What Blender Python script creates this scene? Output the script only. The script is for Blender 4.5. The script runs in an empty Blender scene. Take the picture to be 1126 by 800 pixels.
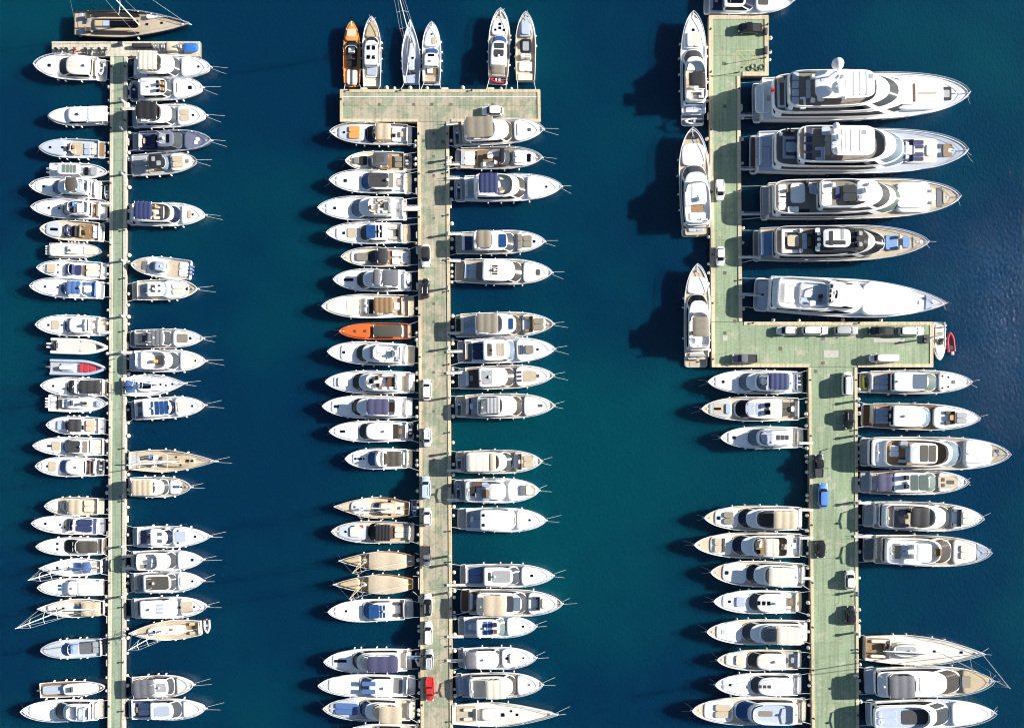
import bpy, math, random
from math import radians, sin, cos, pi, sqrt, atan2, hypot
random.seed(7)
scene = bpy.context.scene
COL = scene.collection

# ------------------------------------------------------------------ camera, world, sun, exposure
CAM_H = 172.0            # drone height above the water, metres
S = 0.196                # metres per photograph pixel at water level
PW, PH = 1126.0, 800.0
NY = 478.0               # photograph row straight below the drone (the picture is cropped off-centre)
SUN_EL, SUN_AZ = 21.5, 9.0     # elevation; azimuth counted from +X towards +Y
cam = bpy.data.cameras.new('camera')
cam.sensor_width = 36.0
cam.lens = 36.0 * CAM_H / (PW * S)
cam.clip_start = 1.0
cam.clip_end = 9000.0
cam_o = bpy.data.objects.new('camera', cam)
cam_o.location = (0, (PH / 2 - NY) * S, CAM_H)
cam.shift_y = (NY - PH / 2) / PW
COL.objects.link(cam_o)
scene.camera = cam_o

world = bpy.data.worlds.new('World'); scene.world = world; world.use_nodes = True
wn = world.node_tree.nodes; wl = world.node_tree.links
bg = wn['Background']
sky = wn.new('ShaderNodeTexSky'); sky.sky_type = 'NISHITA'; sky.sun_disc = False
sky.sun_elevation = radians(SUN_EL); sky.sun_rotation = radians(90 - SUN_AZ)
sky.air_density = 1.0; sky.dust_density = 0.6; sky.ozone_density = 1.5
wl.new(sky.outputs[0], bg.inputs[0]); bg.inputs[1].default_value = 0.05
sun = bpy.data.lights.new('sun', 'SUN'); sun.energy = 5.0; sun.angle = radians(0.5); sun.color = (1.0, 0.95, 0.88)
sun_o = bpy.data.objects.new('sun', sun); COL.objects.link(sun_o)
sun_o.rotation_euler = (0, radians(90 - SUN_EL), radians(SUN_AZ))
sun_o.location = (200, 40, 120)
vs = scene.view_settings
vs.view_transform = 'Standard'; vs.look = 'None'; vs.gamma = 1.0; vs.use_curve_mapping = False
vs.exposure = 1.36
scene.render.film_transparent = False
scene.cycles.use_denoising = True
scene.cycles.max_bounces = 6
scene.cycles.filter_width = 1.1

# ------------------------------------------------------------------ helpers: photograph pixel -> point of the place at height z
def wx(px, z=0.0): return (px - PW / 2) * S * (CAM_H - z) / CAM_H
def wy(py, z=0.0): return (PH / 2 - NY) * S + (NY - py) * S * (CAM_H - z) / CAM_H

# ------------------------------------------------------------------ materials
MATS = {}
def nodes_mat(name):
    m = bpy.data.materials.new(name); m.use_nodes = True
    return m, m.node_tree.nodes, m.node_tree.links, m.node_tree.nodes['Principled BSDF']

def paint(name, col, rough=0.4, var=0.08, scale=1.5, coat=0.0, metal=0.0, bump=0.0, stripes=None):
    """plain coloured surface with uneven tone and gloss; stripes = (spacing m, dark factor) draws plank seams"""
    if name in MATS: return MATS[name]
    m, n, l, b = nodes_mat(name)
    tc = n.new('ShaderNodeTexCoord')
    no = n.new('ShaderNodeTexNoise'); no.inputs['Scale'].default_value = scale; no.inputs['Detail'].default_value = 5
    l.new(tc.outputs['Object'], no.inputs['Vector'])
    oi = n.new('ShaderNodeObjectInfo')
    mix = n.new('ShaderNodeMix'); mix.data_type = 'RGBA'
    lo = tuple(max(0.0, c * (1 - var * 1.6)) for c in col); hi = tuple(min(0.95, c * (1 + var)) for c in col)
    mix.inputs[6].default_value = (*lo, 1); mix.inputs[7].default_value = (*hi, 1)
    ad = n.new('ShaderNodeMath'); ad.operation = 'MULTIPLY_ADD'; ad.inputs[1].default_value = 0.35; ad.inputs[2].default_value = -0.17
    l.new(oi.outputs['Random'], ad.inputs[0])
    su = n.new('ShaderNodeMath'); su.operation = 'ADD'; su.use_clamp = True
    l.new(no.outputs[0], su.inputs[0]); l.new(ad.outputs[0], su.inputs[1]); l.new(su.outputs[0], mix.inputs[0])
    out = mix.outputs[2]
    if stripes:
        wv = n.new('ShaderNodeTexWave'); wv.wave_type = 'BANDS'; wv.bands_direction = 'Y'; wv.wave_profile = 'SAW'
        wv.inputs['Scale'].default_value = 0.31416 / stripes[0] ; wv.inputs['Distortion'].default_value = 0
        l.new(tc.outputs['Object'], wv.inputs['Vector'])
        gt = n.new('ShaderNodeMath'); gt.operation = 'GREATER_THAN'; gt.inputs[1].default_value = 0.88
        l.new(wv.outputs['Fac'], gt.inputs[0])
        m2 = n.new('ShaderNodeMix'); m2.data_type = 'RGBA'; m2.blend_type = 'MULTIPLY'
        l.new(gt.outputs[0], m2.inputs[0]); l.new(out, m2.inputs[6]); m2.inputs[7].default_value = (stripes[1],) * 3 + (1,)
        out = m2.outputs[2]
    l.new(out, b.inputs['Base Color'])
    b.inputs['Roughness'].default_value = rough; b.inputs['Metallic'].default_value = metal
    b.inputs['Coat Weight'].default_value = coat
    if bump:
        bp = n.new('ShaderNodeBump'); bp.inputs['Strength'].default_value = bump; bp.inputs['Distance'].default_value = 0.05
        n2 = n.new('ShaderNodeTexNoise'); n2.inputs['Scale'].default_value = scale * 5; n2.inputs['Detail'].default_value = 4
        l.new(tc.outputs['Object'], n2.inputs['Vector'])
        l.new(n2.outputs[0], bp.inputs['Height']); l.new(bp.outputs[0], b.inputs['Normal'])
    MATS[name] = m
    return m

def glass(name, col):
    m = paint(name, col, 0.08, 0.15, 0.8)
    b = m.node_tree.nodes['Principled BSDF']; b.inputs['Specular IOR Level'].default_value = 0.35
    return m

GEL = {  # gelcoat and lacquer on hulls and superstructures
 'w': (.86, .86, .85), 'c': (.76, .72, .63), 'g': (.45, .46, .47), 's': (.50, .54, .60), 'd': (.10, .11, .13), 'k': (.025, .025, .03),
 'n': (.03, .04, .11), 'a': (.15, .17, .23), 't': (.50, .40, .26), 'o': (.62, .13, .03), 'r': (.55, .03, .03), 'v': (.72, .29, .06), 'y': (.55, .60, .05),
 'b': (.10, .20, .42), 'B': (.55, .43, .27)}
FAB = {  # canvas, cushions, teak and other matt things
 'w': (.84, .83, .81), 'c': (.72, .66, .53), 'g': (.33, .34, .35), 's': (.40, .46, .56), 'd': (.04, .04, .043), 'k': (.012, .012, .014), 'n': (.022, .034, .11),
 'y': (.24, .21, .16), 'Y': (.075, .068, .055), 't': (.52, .43, .31), 'T': (.27, .165, .08), 'm': (.12, .055, .03), 'o': (.72, .30, .08), 'r': (.50, .035, .055),
 'b': (.07, .14, .32), 'B': (.16, .28, .50), 'e': (.16, .20, .17), 'q': (.21, .18, .145), 'p': (.70, .52, .38), 'P': (.06, .06, .13), 'x': (.13, .135, .15)}
GLS = {'K': (.005, .005, .007), 'L': (.02, .07, .20), 'M': (.05, .056, .06), 'E': (.11, .145, .13), 'N': (.008, .014, .035), 'Q': (.13, .175, .22), 'U': (.055, .048, .04)}
def M(c, kind='gel'):
    if c in GLS and kind != 'fabx' and (c not in FAB or kind == 'glass'): return glass('glass_' + c, GLS[c])
    if kind == 'gel' and c in GEL: return paint('gelcoat_' + c, GEL[c], 0.25, 0.05, 0.6, coat=0.3)
    if c in ('t', 'T', 'q') and kind == 'deck': return paint('teak_' + c, FAB[c], 0.6, 0.18, 2.0, stripes=(0.16, 0.72))
    return paint('fabric_' + c, FAB.get(c, GEL.get(c)), 0.75, 0.14, 2.2, bump=0.25)
STEEL = paint('stainless_steel', (.72, .74, .78), 0.3, 0.05, metal=0.15)
ROPE = paint('rope', (.74, .73, .69), 0.9, 0.2, 6)
RUBBER = paint('rubber', (.02, .02, .022), 0.7, 0.2, 4)
FENDW = paint('fender_white', (.76, .75, .72), 0.4, 0.1, 3)

# ------------------------------------------------------------------ mesh helpers
def compact(verts, faces):
    used = {}; vv = []; ff = []
    for f in faces:
        g = []
        for i in f:
            j = used.get(i)
            if j is None: j = used[i] = len(vv); vv.append(verts[i])
            g.append(j)
        ff.append(g)
    return vv, ff

def obj(name, verts, faces, mat, parent=None, smooth=True, angle=38):
    me = bpy.data.meshes.new(name)
    me.from_pydata(verts, [], faces); 
    if smooth:
        me.polygons.foreach_set('use_smooth', [True] * len(me.polygons))
        me.set_sharp_from_angle(angle=radians(angle))
    if mat: me.materials.append(mat)
    o = bpy.data.objects.new(name, me); COL.objects.link(o)
    if parent: o.parent = parent
    return o

def inst(name, src, parent=None, loc=(0, 0, 0), rz=0.0, sc=None):
    o = bpy.data.objects.new(name, src.data if hasattr(src, 'data') else src); COL.objects.link(o)
    o.parent = parent; o.location = loc; o.rotation_euler = (0, 0, rz)
    if sc: o.scale = sc
    return o

def empty(name, loc=(0, 0, 0), rz=0.0):
    o = bpy.data.objects.new(name, None); COL.objects.link(o); o.location = loc; o.rotation_euler = (0, 0, rz)
    o.empty_display_size = 0.5
    return o

def tag(o, label=None, cat=None, group=None, kind=None):
    if label: o['label'] = label
    if cat: o['category'] = cat
    if group: o['group'] = group
    if kind: o['kind'] = kind
    return o

class MB:
    """collects pieces of one part"""
    def __init__(self): self.v = []; self.f = []
    def add(self, v, f):
        o = len(self.v); self.v += v; self.f += [[i + o for i in q] for q in f]
    def box(self, x0, x1, y0, y1, z0, z1):
        v = [(x, y, z) for z in (z0, z1) for y in (y0, y1) for x in (x0, x1)]
        self.add(v, [[0, 2, 3, 1], [4, 5, 7, 6], [0, 1, 5, 4], [2, 6, 7, 3], [0, 4, 6, 2], [1, 3, 7, 5]])
    def tube(self, pts, r, n=5, r2=None):
        v = []; f = []
        N = len(pts)
        for i, p in enumerate(pts):
            a = pts[max(0, i - 1)]; b = pts[min(N - 1, i + 1)]
            d = [b[k] - a[k] for k in range(3)]; L = sqrt(sum(c * c for c in d)) or 1; d = [c / L for c in d]
            u = (-d[1], d[0], 0) if abs(d[2]) < 0.95 else (1, 0, 0)
            ul = sqrt(sum(c * c for c in u)) or 1; u = [c / ul for c in u]
            w = [d[1] * u[2] - d[2] * u[1], d[2] * u[0] - d[0] * u[2], d[0] * u[1] - d[1] * u[0]]
            rr = r if r2 is None else r + (r2 - r) * i / max(1, N - 1)
            for k in range(n):
                t = 2 * pi * k / n
                v.append(tuple(p[q] + rr * (cos(t) * u[q] + sin(t) * w[q]) for q in range(3)))
        for i in range(N - 1):
            for k in range(n):
                k2 = (k + 1) % n
                f.append([i * n + k, i * n + k2, (i + 1) * n + k2, (i + 1) * n + k])
        f.append(list(range(n))[::-1]); f.append([(N - 1) * n + k for k in range(n)])
        self.add(v, f)
    def loft(self, rings, cap=True, bottom=False):
        n = len(rings[0]); v = [p for r in rings for p in r]; f = []
        for i in range(len(rings) - 1):
            for k in range(n):
                k2 = (k + 1) % n
                f.append([i * n + k, i * n + k2, (i + 1) * n + k2, (i + 1) * n + k])
        if cap: f.append([(len(rings) - 1) * n + k for k in range(n)])
        if bottom: f.append(list(range(n))[::-1])
        self.add(v, f)
    def build(self, name, mat, parent=None, smooth=True, angle=38): return obj(name, self.v, self.f, mat, parent, smooth, angle)

def se(x0, x1, w, nf=4.0, na=6.0, n=28, y=0.0, clip=None):
    """rounded plan outline from x0 (aft) to x1 (front), half width w"""
    xm = (x0 + x1) / 2; a = (x1 - x0) / 2; out = []
    for i in range(n):
        t = 2 * pi * i / n; c = cos(t); s = sin(t); e = 2.0 / (nf if c > 0 else na)
        x = xm + a * (abs(c) ** e) * (1 if c >= 0 else -1)
        yy = w * (abs(s) ** e) * (1 if s >= 0 else -1)
        if clip:
            m = clip(x); yy = max(-m, min(m, yy))
        out.append((x, y + yy))
    return out
def at(ring, z): return [(x, y, z) for x, y in ring]
def shrink(ring, d):
    cx = sum(p[0] for p in ring) / len(ring); cy = sum(p[1] for p in ring) / len(ring)
    hx = max(abs(p[0] - cx) for p in ring); hy = max(abs(p[1] - cy) for p in ring)
    kx = max(0.05, 1 - d / max(hx, 1e-3)); ky = max(0.05, 1 - d / max(hy, 1e-3))
    return [(cx + (x - cx) * kx, cy + (y - cy) * ky) for x, y in ring]
def cushion(mb, x0, x1, w, z, h, y=0.0, nf=6, na=6, n=20, clip=None, bev=0.05):
    r = se(x0, x1, w, nf, na, n, y, clip)
    mb.loft([at(r, z), at(r, z + h - bev), at(shrink(r, bev), z + h)])

# ------------------------------------------------------------------ boats
Z = {'P': (0, 0, 1.0)}     # tracing frames: x0, y0, scale
for k, a in dict(A1=(30, 50, 8.89), A2=(30, 140, 8.89), A3=(30, 215, 8.89), A4=(30, 285, 8.89), A5=(30, 365, 8.89), A6=(30, 440, 8.89), A7=(10, 540, 8.0),
    A8=(0, 620, 4.444), B1=(135, 50, 8.89), B2=(50, 0, 6.256), B3=(130, 130, 6.667), B4=(130, 270, 8.89), B5=(130, 350, 6.667), B6=(130, 480, 8.0), B7=(130, 565, 8.0),
    B8=(130, 650, 5.333), C1=(345, 125, 8.0), C2=(345, 205, 8.0), C3=(345, 285, 8.0), C4=(345, 365, 8.0), C5=(345, 440, 8.0), C6=(345, 535, 8.0), C7=(345, 600, 8.0),
    C8=(340, 690, 7.273), D1=(490, 120, 7.273), D2=(490, 240, 7.273), D3=(490, 330, 7.273), D4=(490, 390, 7.273), D5=(490, 485, 7.273), D6=(490, 600, 7.273),
    D7=(490, 695, 7.62), D8=(365, 0, 4.692), E1=(735, 0, 5.517), E2=(735, 135, 5.517), E3=(735, 270, 5.517), F3=(930, 290, 6.664), F4=(765, 400, 6.256), F5=(935, 400, 6.256),
    F6=(935, 505, 6.256), F7=(755, 545, 5.926), F8=(755, 670, 5.926), G1=(935, 680, 5.895)).items(): Z[k] = a

def capsule(mat, name, r=.16, L=.75):
    mb = MB(); rings = []
    for z, q in ((-L / 2, .25), (-L / 2 + .05, .7), (-L / 2 + .14, 1), (L / 2 - .14, 1), (L / 2 - .05, .7), (L / 2, .25)):
        rings.append([(r * q * cos(2 * pi * k / 8), r * q * sin(2 * pi * k / 8), z) for k in range(8)])
    mb.loft(rings, True, True)
    me = bpy.data.meshes.new(name); me.from_pydata(mb.v, [], mb.f); me.polygons.foreach_set('use_smooth', [True] * len(me.polygons)); me.materials.append(mat)
    return me
FENDER_MESH = {'w': capsule(FENDW, 'fender_white'), 'n': capsule(paint('fender_navy', (.03, .035, .08), .5), 'fender_navy'), 'y': capsule(paint('fender_yellow', (.60, .38, .06), .5), 'fender_yellow')}

_m = MB(); _m.tube([(-.16, 0, .09), (.16, 0, .09)], .03, 4); _m.tube([(0, 0, -.02), (0, 0, .09)], .04, 4)
CLEAT = bpy.data.meshes.new('cleat'); CLEAT.from_pydata(_m.v, [], _m.f); CLEAT.materials.append(STEEL)
MOORED = []      # (row, y or x, root) for ordinals
class Boat:
    def __init__(self, row, zone, name, look, cat, stern, bow, beam, spec, hull='w', deck='w', gun=None, plat=None, full=2.9, aft=.92, f0=None, rails=True,
                 fend='w', lines=True, rise=.5, group=None, bulk=1.0, tip=None, tube=None, boot='n', pz=.42, sterner=None, hh=None, edge=None):
        self.row = row; x0, y0, s = Z[zone]
        P = lambda p: (x0 + p[0] / s, y0 + p[1] / s)
        sp, bp = P(stern), P(bow)
        self.horiz = abs(bp[0] - sp[0]) > abs(bp[1] - sp[1])
        beam_m = beam / s * S * .985
        Lguess = hypot(bp[0] - sp[0], bp[1] - sp[1]) * S
        self.f0 = f0 if f0 else .046 * Lguess + .5
        self.rise = rise
        zb = self.f0 * (1 + rise)
        if self.horiz: sw = (wx(sp[0], pz), wy(sp[1], .9)); bw = (wx(bp[0], zb), wy(bp[1], zb))
        else: sw = (wx(sp[0], .9), wy(sp[1], pz)); bw = (wx(bp[0], zb), wy(bp[1], zb))
        self.L = L = hypot(bw[0] - sw[0], bw[1] - sw[1]); self.B = B = beam_m
        self.yaw = atan2(bw[1] - sw[1], bw[0] - sw[0])
        self.sw = sw; self.zone = (x0, y0, s); self.pxc = ((sp[0] + bp[0]) / 2, (sp[1] + bp[1]) / 2)
        self.full, self.aft, self.bulk, self.pz = full, aft, bulk, pz
        self.hullc, self.deckc = hull, deck
        self.tip = tip if tip else (.68 if full >= 2.0 else .88)
        self.root = r = empty(name, (sw[0], sw[1], 0), self.yaw)
        self.look = look; tag(r, None, cat, group)
        MOORED.append((row, self.pxc, r, look))
        self.p = (plat if plat is not None else (.06 if cat in ('yacht', 'motorboat') else .0)) * L
        self.h = hh if hh else 1.0 + .05 * L
        self.lev = {0: pz + .02}
        self.edge = edge
        if tube: self.inflatable(tube)
        else: self.hull(hull, deck, gun or hull, boot)
        for item in spec.split(';'):
            a = item.split()
            if a: self.feature(a)
        if rails: self.bow_rail()
        if fend: self.fenders(fend)
        self.clutter(cat, spec)
        if lines: self.lines(lines)

    # ---- shape functions in local metres
    def hb(self, x):
        t = min(1, max(0, (x - self.p) / (self.L - self.p)))
        if t < .4: k = self.aft + (1 - self.aft) * sin(pi / 2 * t / .4)
        else: k = max(0.0, 1 - ((t - .4) / .6) ** self.full)
        if t > .4: k = k ** self.tip
        return self.B / 2 * k
    def zs(self, x):
        t = min(1, max(0, x / self.L)); return self.f0 * (1 + self.rise * t * t)
    def dk(self, x):
        t = min(1, max(0, x / self.L)); b = .42 if t < .5 else .42 + (.14 - .42) * min(1, (t - .5) / .15)
        return self.zs(x) - b * self.bulk
    def X(self, c, z):
        x0, y0, s = self.zone
        if self.horiz: return (wx(x0 + c / s, z) - self.sw[0]) / cos(self.yaw)
        return (wy(y0 + c / s, z) - self.sw[1]) / sin(self.yaw)
    def Zl(self, l, x=None):
        if l == 1: return self.dk(x)
        if l in self.lev: return self.lev[l]
        if l == "top": return self.dk(self.L * .4) + self.h + 2
        if l >= 5: return self.dk(x if x else self.L * .6)
        return self.dk(x if x else self.L * .4) + self.h * (l - 1)
    def span(self, l, a, b):
        """pixel range -> sorted local range at level l, and its floor height"""
        z = self.Zl(l, self.X(a, 1.5)); xa, xb = self.X(a, z), self.X(b, z)
        if xa > xb: xa, xb = xb, xa
        if l == 1: z = max(self.dk(xa), self.dk(xb))
        return xa, xb, z

    def hull(self, hull, deck, gun, boot):
        L, p = self.L, self.p; N = 26
        xs = [p + (L - p) * (1 - (1 - i / (N - 1)) ** 1.5) for i in range(N)]
        rows = []      # per station half section
        for x in xs:
            t = (x - p) / (L - p); h = self.hb(x); z = self.zs(x)
            xw = p + (x - p) * .95
            fl = 1 - .22 * t * t - .04
            rows.append([(xw - .02 * L * t, h * fl * .55, -.5), (xw, h * fl * .90, .0), (xw + (x - xw) * .12, h * fl * .93, .16), (x - (x - xw) * .5, h * (fl * .45 + .55) , z * .52), (x - (x - xw) * .07, h * .995, z - .10), (x, h, z),
                         (x - .03 * t, max(0, h - .13), z + .01), (x - .06 * t, max(0, h - .15), self.dk(x) - .02)])
        n = len(rows[0]); V = []; idx = {}
        for i, r in enumerate(rows):
            for k, (x, y, z) in enumerate(r):
                idx[i, k, 1] = len(V); V.append((x, y, z)); idx[i, k, -1] = len(V); V.append((x, -y, z))
        def strip(k0, k1):
            f = []
            for i in range(N - 1):
                for k in range(k0, k1):
                    f.append([idx[i, k, -1], idx[i + 1, k, -1], idx[i + 1, k + 1, -1], idx[i, k + 1, -1]])
                    f.append([idx[i, k, 1], idx[i, k + 1, 1], idx[i + 1, k + 1, 1], idx[i + 1, k, 1]])
            return f
        def part(nm, f, mat): v, g = compact(V, f); return obj(nm, v, g, mat, self.root)
        tr = [[idx[0, k, 1] for k in range(0, 6)] + [idx[0, k, -1] for k in range(5, -1, -1)]]
        part('hull', strip(2, 4) + tr, M(hull))
        part('boot_stripe', strip(0, 2), M(boot))
        part('rub_rail', strip(4, 5), M('x' if gun == hull else gun, 'fab') if gun == hull else M(gun))
        part('gunwale', strip(5, 7), M(gun))
        dv = [];
        for r in rows: dv += [(r[7][0], r[7][1], r[7][2] + .02), (r[7][0], -r[7][1], r[7][2] + .02)]
        obj('deck', dv, [[2 * i, 2 * i + 1, 2 * i + 3, 2 * i + 2] for i in range(N - 1)], M(deck, 'deck' if deck in 'tT' else 'gel'), self.root)
        if p > .25:
            mb = MB(); rr = se(0, p + .25, self.B / 2 * self.aft * .97, 8, 5, 24)
            mb.loft([at(rr, self.pz - .22), at(rr, self.pz - .04), at(shrink(rr, .05), self.pz)], True, True)
            mb.build('swim_platform', M(hull), self.root)
            mb = MB(); rr = se(.1, p - .05, self.B / 2 * self.aft * .9, 8, 5, 24); mb.loft([at(rr, self.pz - .02), at(rr, self.pz + .012)])
            mb.build('platform_decking', M('t' if deck in 'tT' else 'g', 'deck'), self.root)
        if L > 13:      # dark slits in the topsides
            for sgn in (1, -1):
                mb = MB()
                for a, b in ((.34, .46), (.5, .6)):
                    v = []; 
                    for j in range(5):
                        x = p + (L - p) * (a + (b - a) * j / 4); t = (x - p) / (L - p); h = self.hb(x); z = self.zs(x); fl = 1 - .22 * t * t - .04
                        h1 = h * (fl * .45 + .55)
                        for q in (.56, .74):
                            yy = h1 + (h * .995 - h1) * (q - .52) / (.48 - .1 / z) + .025
                            v.append((x - (L - p) * .035 * t * (1 - q), sgn * yy, z * q))
                    f = [[2 * j, 2 * j + 2, 2 * j + 3, 2 * j + 1] if sgn > 0 else [2 * j, 2 * j + 1, 2 * j + 3, 2 * j + 2] for j in range(4)]
                    mb.add(v, f)
                mb.build('hull_window', M('K', 'glass'), self.root)

    def inflatable(self, c):
        L, B = self.L, self.B; r = min(.34, B * .13)
        self.p = 0.0; self.f0 = .75; self.bulk = .8
        pts = []
        N = 18
        for i in range(N + 1):
            t = i / N; x = t * (L - r); k = 1 if t < .5 else max(0, 1 - ((t - .5) / .5) ** 2.2); pts.append((x, k * (B / 2 - r), .55 + .25 * t * t))
        path = pts + [(x, -y, z) for x, y, z in pts[::-1]]
        mb = MB(); mb.tube(path, r, 10); mb.build('tube', M(c, 'fab'), self.root)
        v = [];
        for x, y, z in pts: v += [(x, y, .48), (x, -y, .48)]
        obj('deck', v, [[2 * i, 2 * i + 1, 2 * i + 3, 2 * i + 2] for i in range(N)], M(self.deckc), self.root)
        v = []
        for x, y, z in pts: v += [(x, y, .5), (x * .97, y * .75, -.25), (x * .97, -y * .75, -.25), (x, -y, .5)]
        f = []
        for i in range(N):
            for k in range(3): f.append([4 * i + k, 4 * i + k + 1, 4 * i + 4 + k + 1, 4 * i + 4 + k])
        f.append([0, 1, 2, 3]); obj('hull', v, f, M(self.hullc), self.root)
        self.dk = lambda x: .5
        self.zs = lambda x: .85

    # ---- features
    def feature(self, a):
        kw = dict(q.split('=') for q in a if '=' in q); a = [q for q in a if '=' not in q]
        c = a[0]; num = lambda i: float(a[i]); root = self.root
        Y = float(kw.get('y', 0)) * self.B / 2
        if c == 'H': self.house(num(1), num(2), num(3), num(4), kw)
        elif c == 'F': self.fly(num(1), num(2), num(3), a[4], kw)
        elif c in 'BT':
            l = int(kw.get('l', 3 if getattr(self, 'hasfly', False) else 2))
            base = self.Zl(l - 1, self.X(num(1), 2)) if l > 1 else 0
            z = base + float(kw.get('h', 1.95 if l == 2 else 1.75))
            x0, x1 = sorted((self.X(num(1), z), self.X(num(2), z)))
            w = num(3) * self.B / 2
            (self.bimini if c == 'B' else self.hardtop)(x0, x1, w, z, base, a[4], int(kw.get('n', 3)))
            self.lev.setdefault(l + 1, z + .12)
            if c == 'T': self.lev['top'] = z + .13
        elif c in ('p', 'f', 'u', 'c'):
            l = int(a[1]) if a[1] != 't' else 'top'; x0, x1, z = self.span(l, num(2), num(3)); w = num(4) * self.B / 2; col = a[5]
            clip = (lambda x: max(.05, self.hb(x) - .22)) if l == 1 else None
            if c == 'p':
                h = float(kw.get('h', .26)); n = int(kw.get('n', 2 if w > 1.15 else 1)); nf = float(kw.get('nf', 6))
                for j in range(n):
                    ww = w / n; yy = Y + (2 * j + 1 - n) * ww
                    mb = MB(); cushion(mb, x0, x1, ww - .012 * (n > 1), z - .02, h, yy, nf, 6, 20, (lambda x, yy=yy, ww=ww: max(.02, min(ww, (clip(x) - abs(yy)))) ) if clip else None)
                    mb.build('sun_pad', M(col, 'fab'), root)
            elif c == 'f':
                r = se(x0, x1, w, float(kw.get('nf', 8)), 8, 24, Y, clip); mb = MB(); self.nf_ = getattr(self, 'nf_', 0) + 1; up = float(kw.get('h', .03)) + .004 * self.nf_; mb.loft([at(r, z - .01), at(r, z + up)])
                mb.build(kw.get('as', 'skylight' if col in GLS and col not in FAB else 'floor_panel'), M(col, 'glass' if col in GLS and col not in FAB else 'deck'), root)
            elif c == 'c':
                h = float(kw.get('h', .2)); r = se(x0, x1, min(w * 1.15, .45 * self.B), float(kw.get('nf', 3)), 5, 28, Y, (lambda x: max(.05, self.hb(x) - .30)))
                mb = MB(); mb.loft([at(r, z - .35), at(r, z + h * .7), at(shrink(r, .12), z + h * .93), at(shrink(r, .4), z + h)]); mb.build('trunk_cabin', M(col), root)
                self.lev[int(kw.get('l', 5))] = z + h
            else:
                h = .42; d = min(.65, (x1 - x0) * .35, w * .5); mb = MB()
                if kw.get('o', 'a') == 'f': mb_x = (x0, x0 + d)
                else: mb_x = (x1 - d, x1)
                cushion(mb, *mb_x, w, z, h, Y); 
                for sg in (1, -1): cushion(mb, x0, x1, d / 2, z, h - .02, Y + sg * (w - d / 2))
                if x1 - x0 > 1.2 and w > .8: pass
                mb.build('sofa', M(col, 'fab'), root)
                if d > .4:
                    mb = MB()
                    bx = (mb_x[0], mb_x[0] + .16) if kw.get('o', 'a') == 'f' else (mb_x[1] - .16, mb_x[1])
                    cushion(mb, *bx, w, z + h - .05, .35, Y); mb.build('sofa_back', M(col, 'fab'), root)
        elif c in 'kts':
            l = int(a[1]) if a[1] != 't' else 'top'; z = self.Zl(l, self.X(num(2), 1.5)); x = self.X(num(2), z); s_ = num(3) / 2; col = a[4]
            if l == 1: z = self.dk(x + s_)
            mb = MB(); ry = float(kw.get('r', 1))
            if c == 'k':
                cushion(mb, x - s_, x + s_, s_ * ry, z - .05, .12, Y, 6, 6, 16); mb.build('hatch', M(col, 'glass') if col in GLS and col not in FAB else M(col, 'fab' if col in 'yYtTmge' else 'gel'), root)
            elif c == 't':
                cushion(mb, x - s_, x + s_, s_ * ry, z + .55, .07, Y, 5, 5, 16, None, .02); mb.tube([(x, Y, z - .02), (x, Y, z + .56)], .08, 6); mb.build('table', M(col, 'fab'), root)
            else:
                cushion(mb, x - s_, x + s_, s_ * ry, z - .02, .5, Y, 4, 6, 16); cushion(mb, x - s_, x - s_ + .16, s_ * ry, z + .45, .5, Y, 5, 5, 12)
                mb.build('seat', M(col, 'fab'), root)
        elif c == 'h':          # helm console: level x
            l = int(a[1]); z = self.Zl(l, self.X(num(2), 1.5)); x = self.X(num(2), z); mb = MB()
            if l == 1: z = self.dk(x)
            cushion(mb, x - .3, x + .3, float(kw.get('w', .6)), z - .02, .85, Y, 4, 6, 16); mb.build('console', M(a[3] if len(a) > 3 else 'w'), root)
            mb = MB(); r0 = se(x - .1, x + .32, float(kw.get('w', .6)), 4, 6, 16, Y); r1 = se(x - .25, x + .1, float(kw.get('w', .6)) * .85, 4, 6, 16, Y)
            mb.loft([at(r0, z + .82), at(r1, z + 1.25)], False); mb.build('helm_screen', M('M', 'glass'), root)
        elif c == 'v': self.screen(num(1), num(2), num(3), num(4), a[5], kw)
        elif c == 'o':
            n = int(a[1])
            for j in range(n): self.outboard((j - (n - 1) / 2) * min(.75, self.B * .62 / n), a[2] if len(a) > 2 else 'w')
        elif c == 'a':
            l = int(kw.get('l', 2)); z = self.Zl(l, self.X(num(1), 3)); x = self.X(num(1), z + 1); w = num(2) * self.B / 2; mb = MB(); H_ = float(kw.get('h', 1.35))
            pts = [(x - .5, w, z - .1), (x - .2, w * .96, z + H_ * .7), (x, w * .8, z + H_), (x, 0, z + H_ * 1.06), (x, -w * .8, z + H_), (x - .2, -w * .96, z + H_ * .7), (x - .5, -w, z - .1)]
            for dx in (0, .22): mb.tube([(q[0] + dx, q[1], q[2]) for q in pts], .13, 6)
            ar = mb.build('radar_arch', M('w'), root)
            self.dome(x + .1, 0, z + H_ * 1.06 + .1, .32, ar)
        elif c == 'd':
            l = int(a[1]) if a[1] != 't' else 'top'; z = self.Zl(l, self.X(num(2), 3)); R_ = float(kw.get('r', .35)); x = self.X(num(2), z + R_); self.dome(x, Y, z, R_, root, float(kw.get('s', 0)))
        elif c == 'g': self.gangway(float(a[1]), kw)
        elif c == 'm': self.mast(a, kw)
        elif c == 'N': self.tender(num(1), a[2], float(kw.get('len', 3.0)), Y, kw)
        else: raise ValueError(c)

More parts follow.
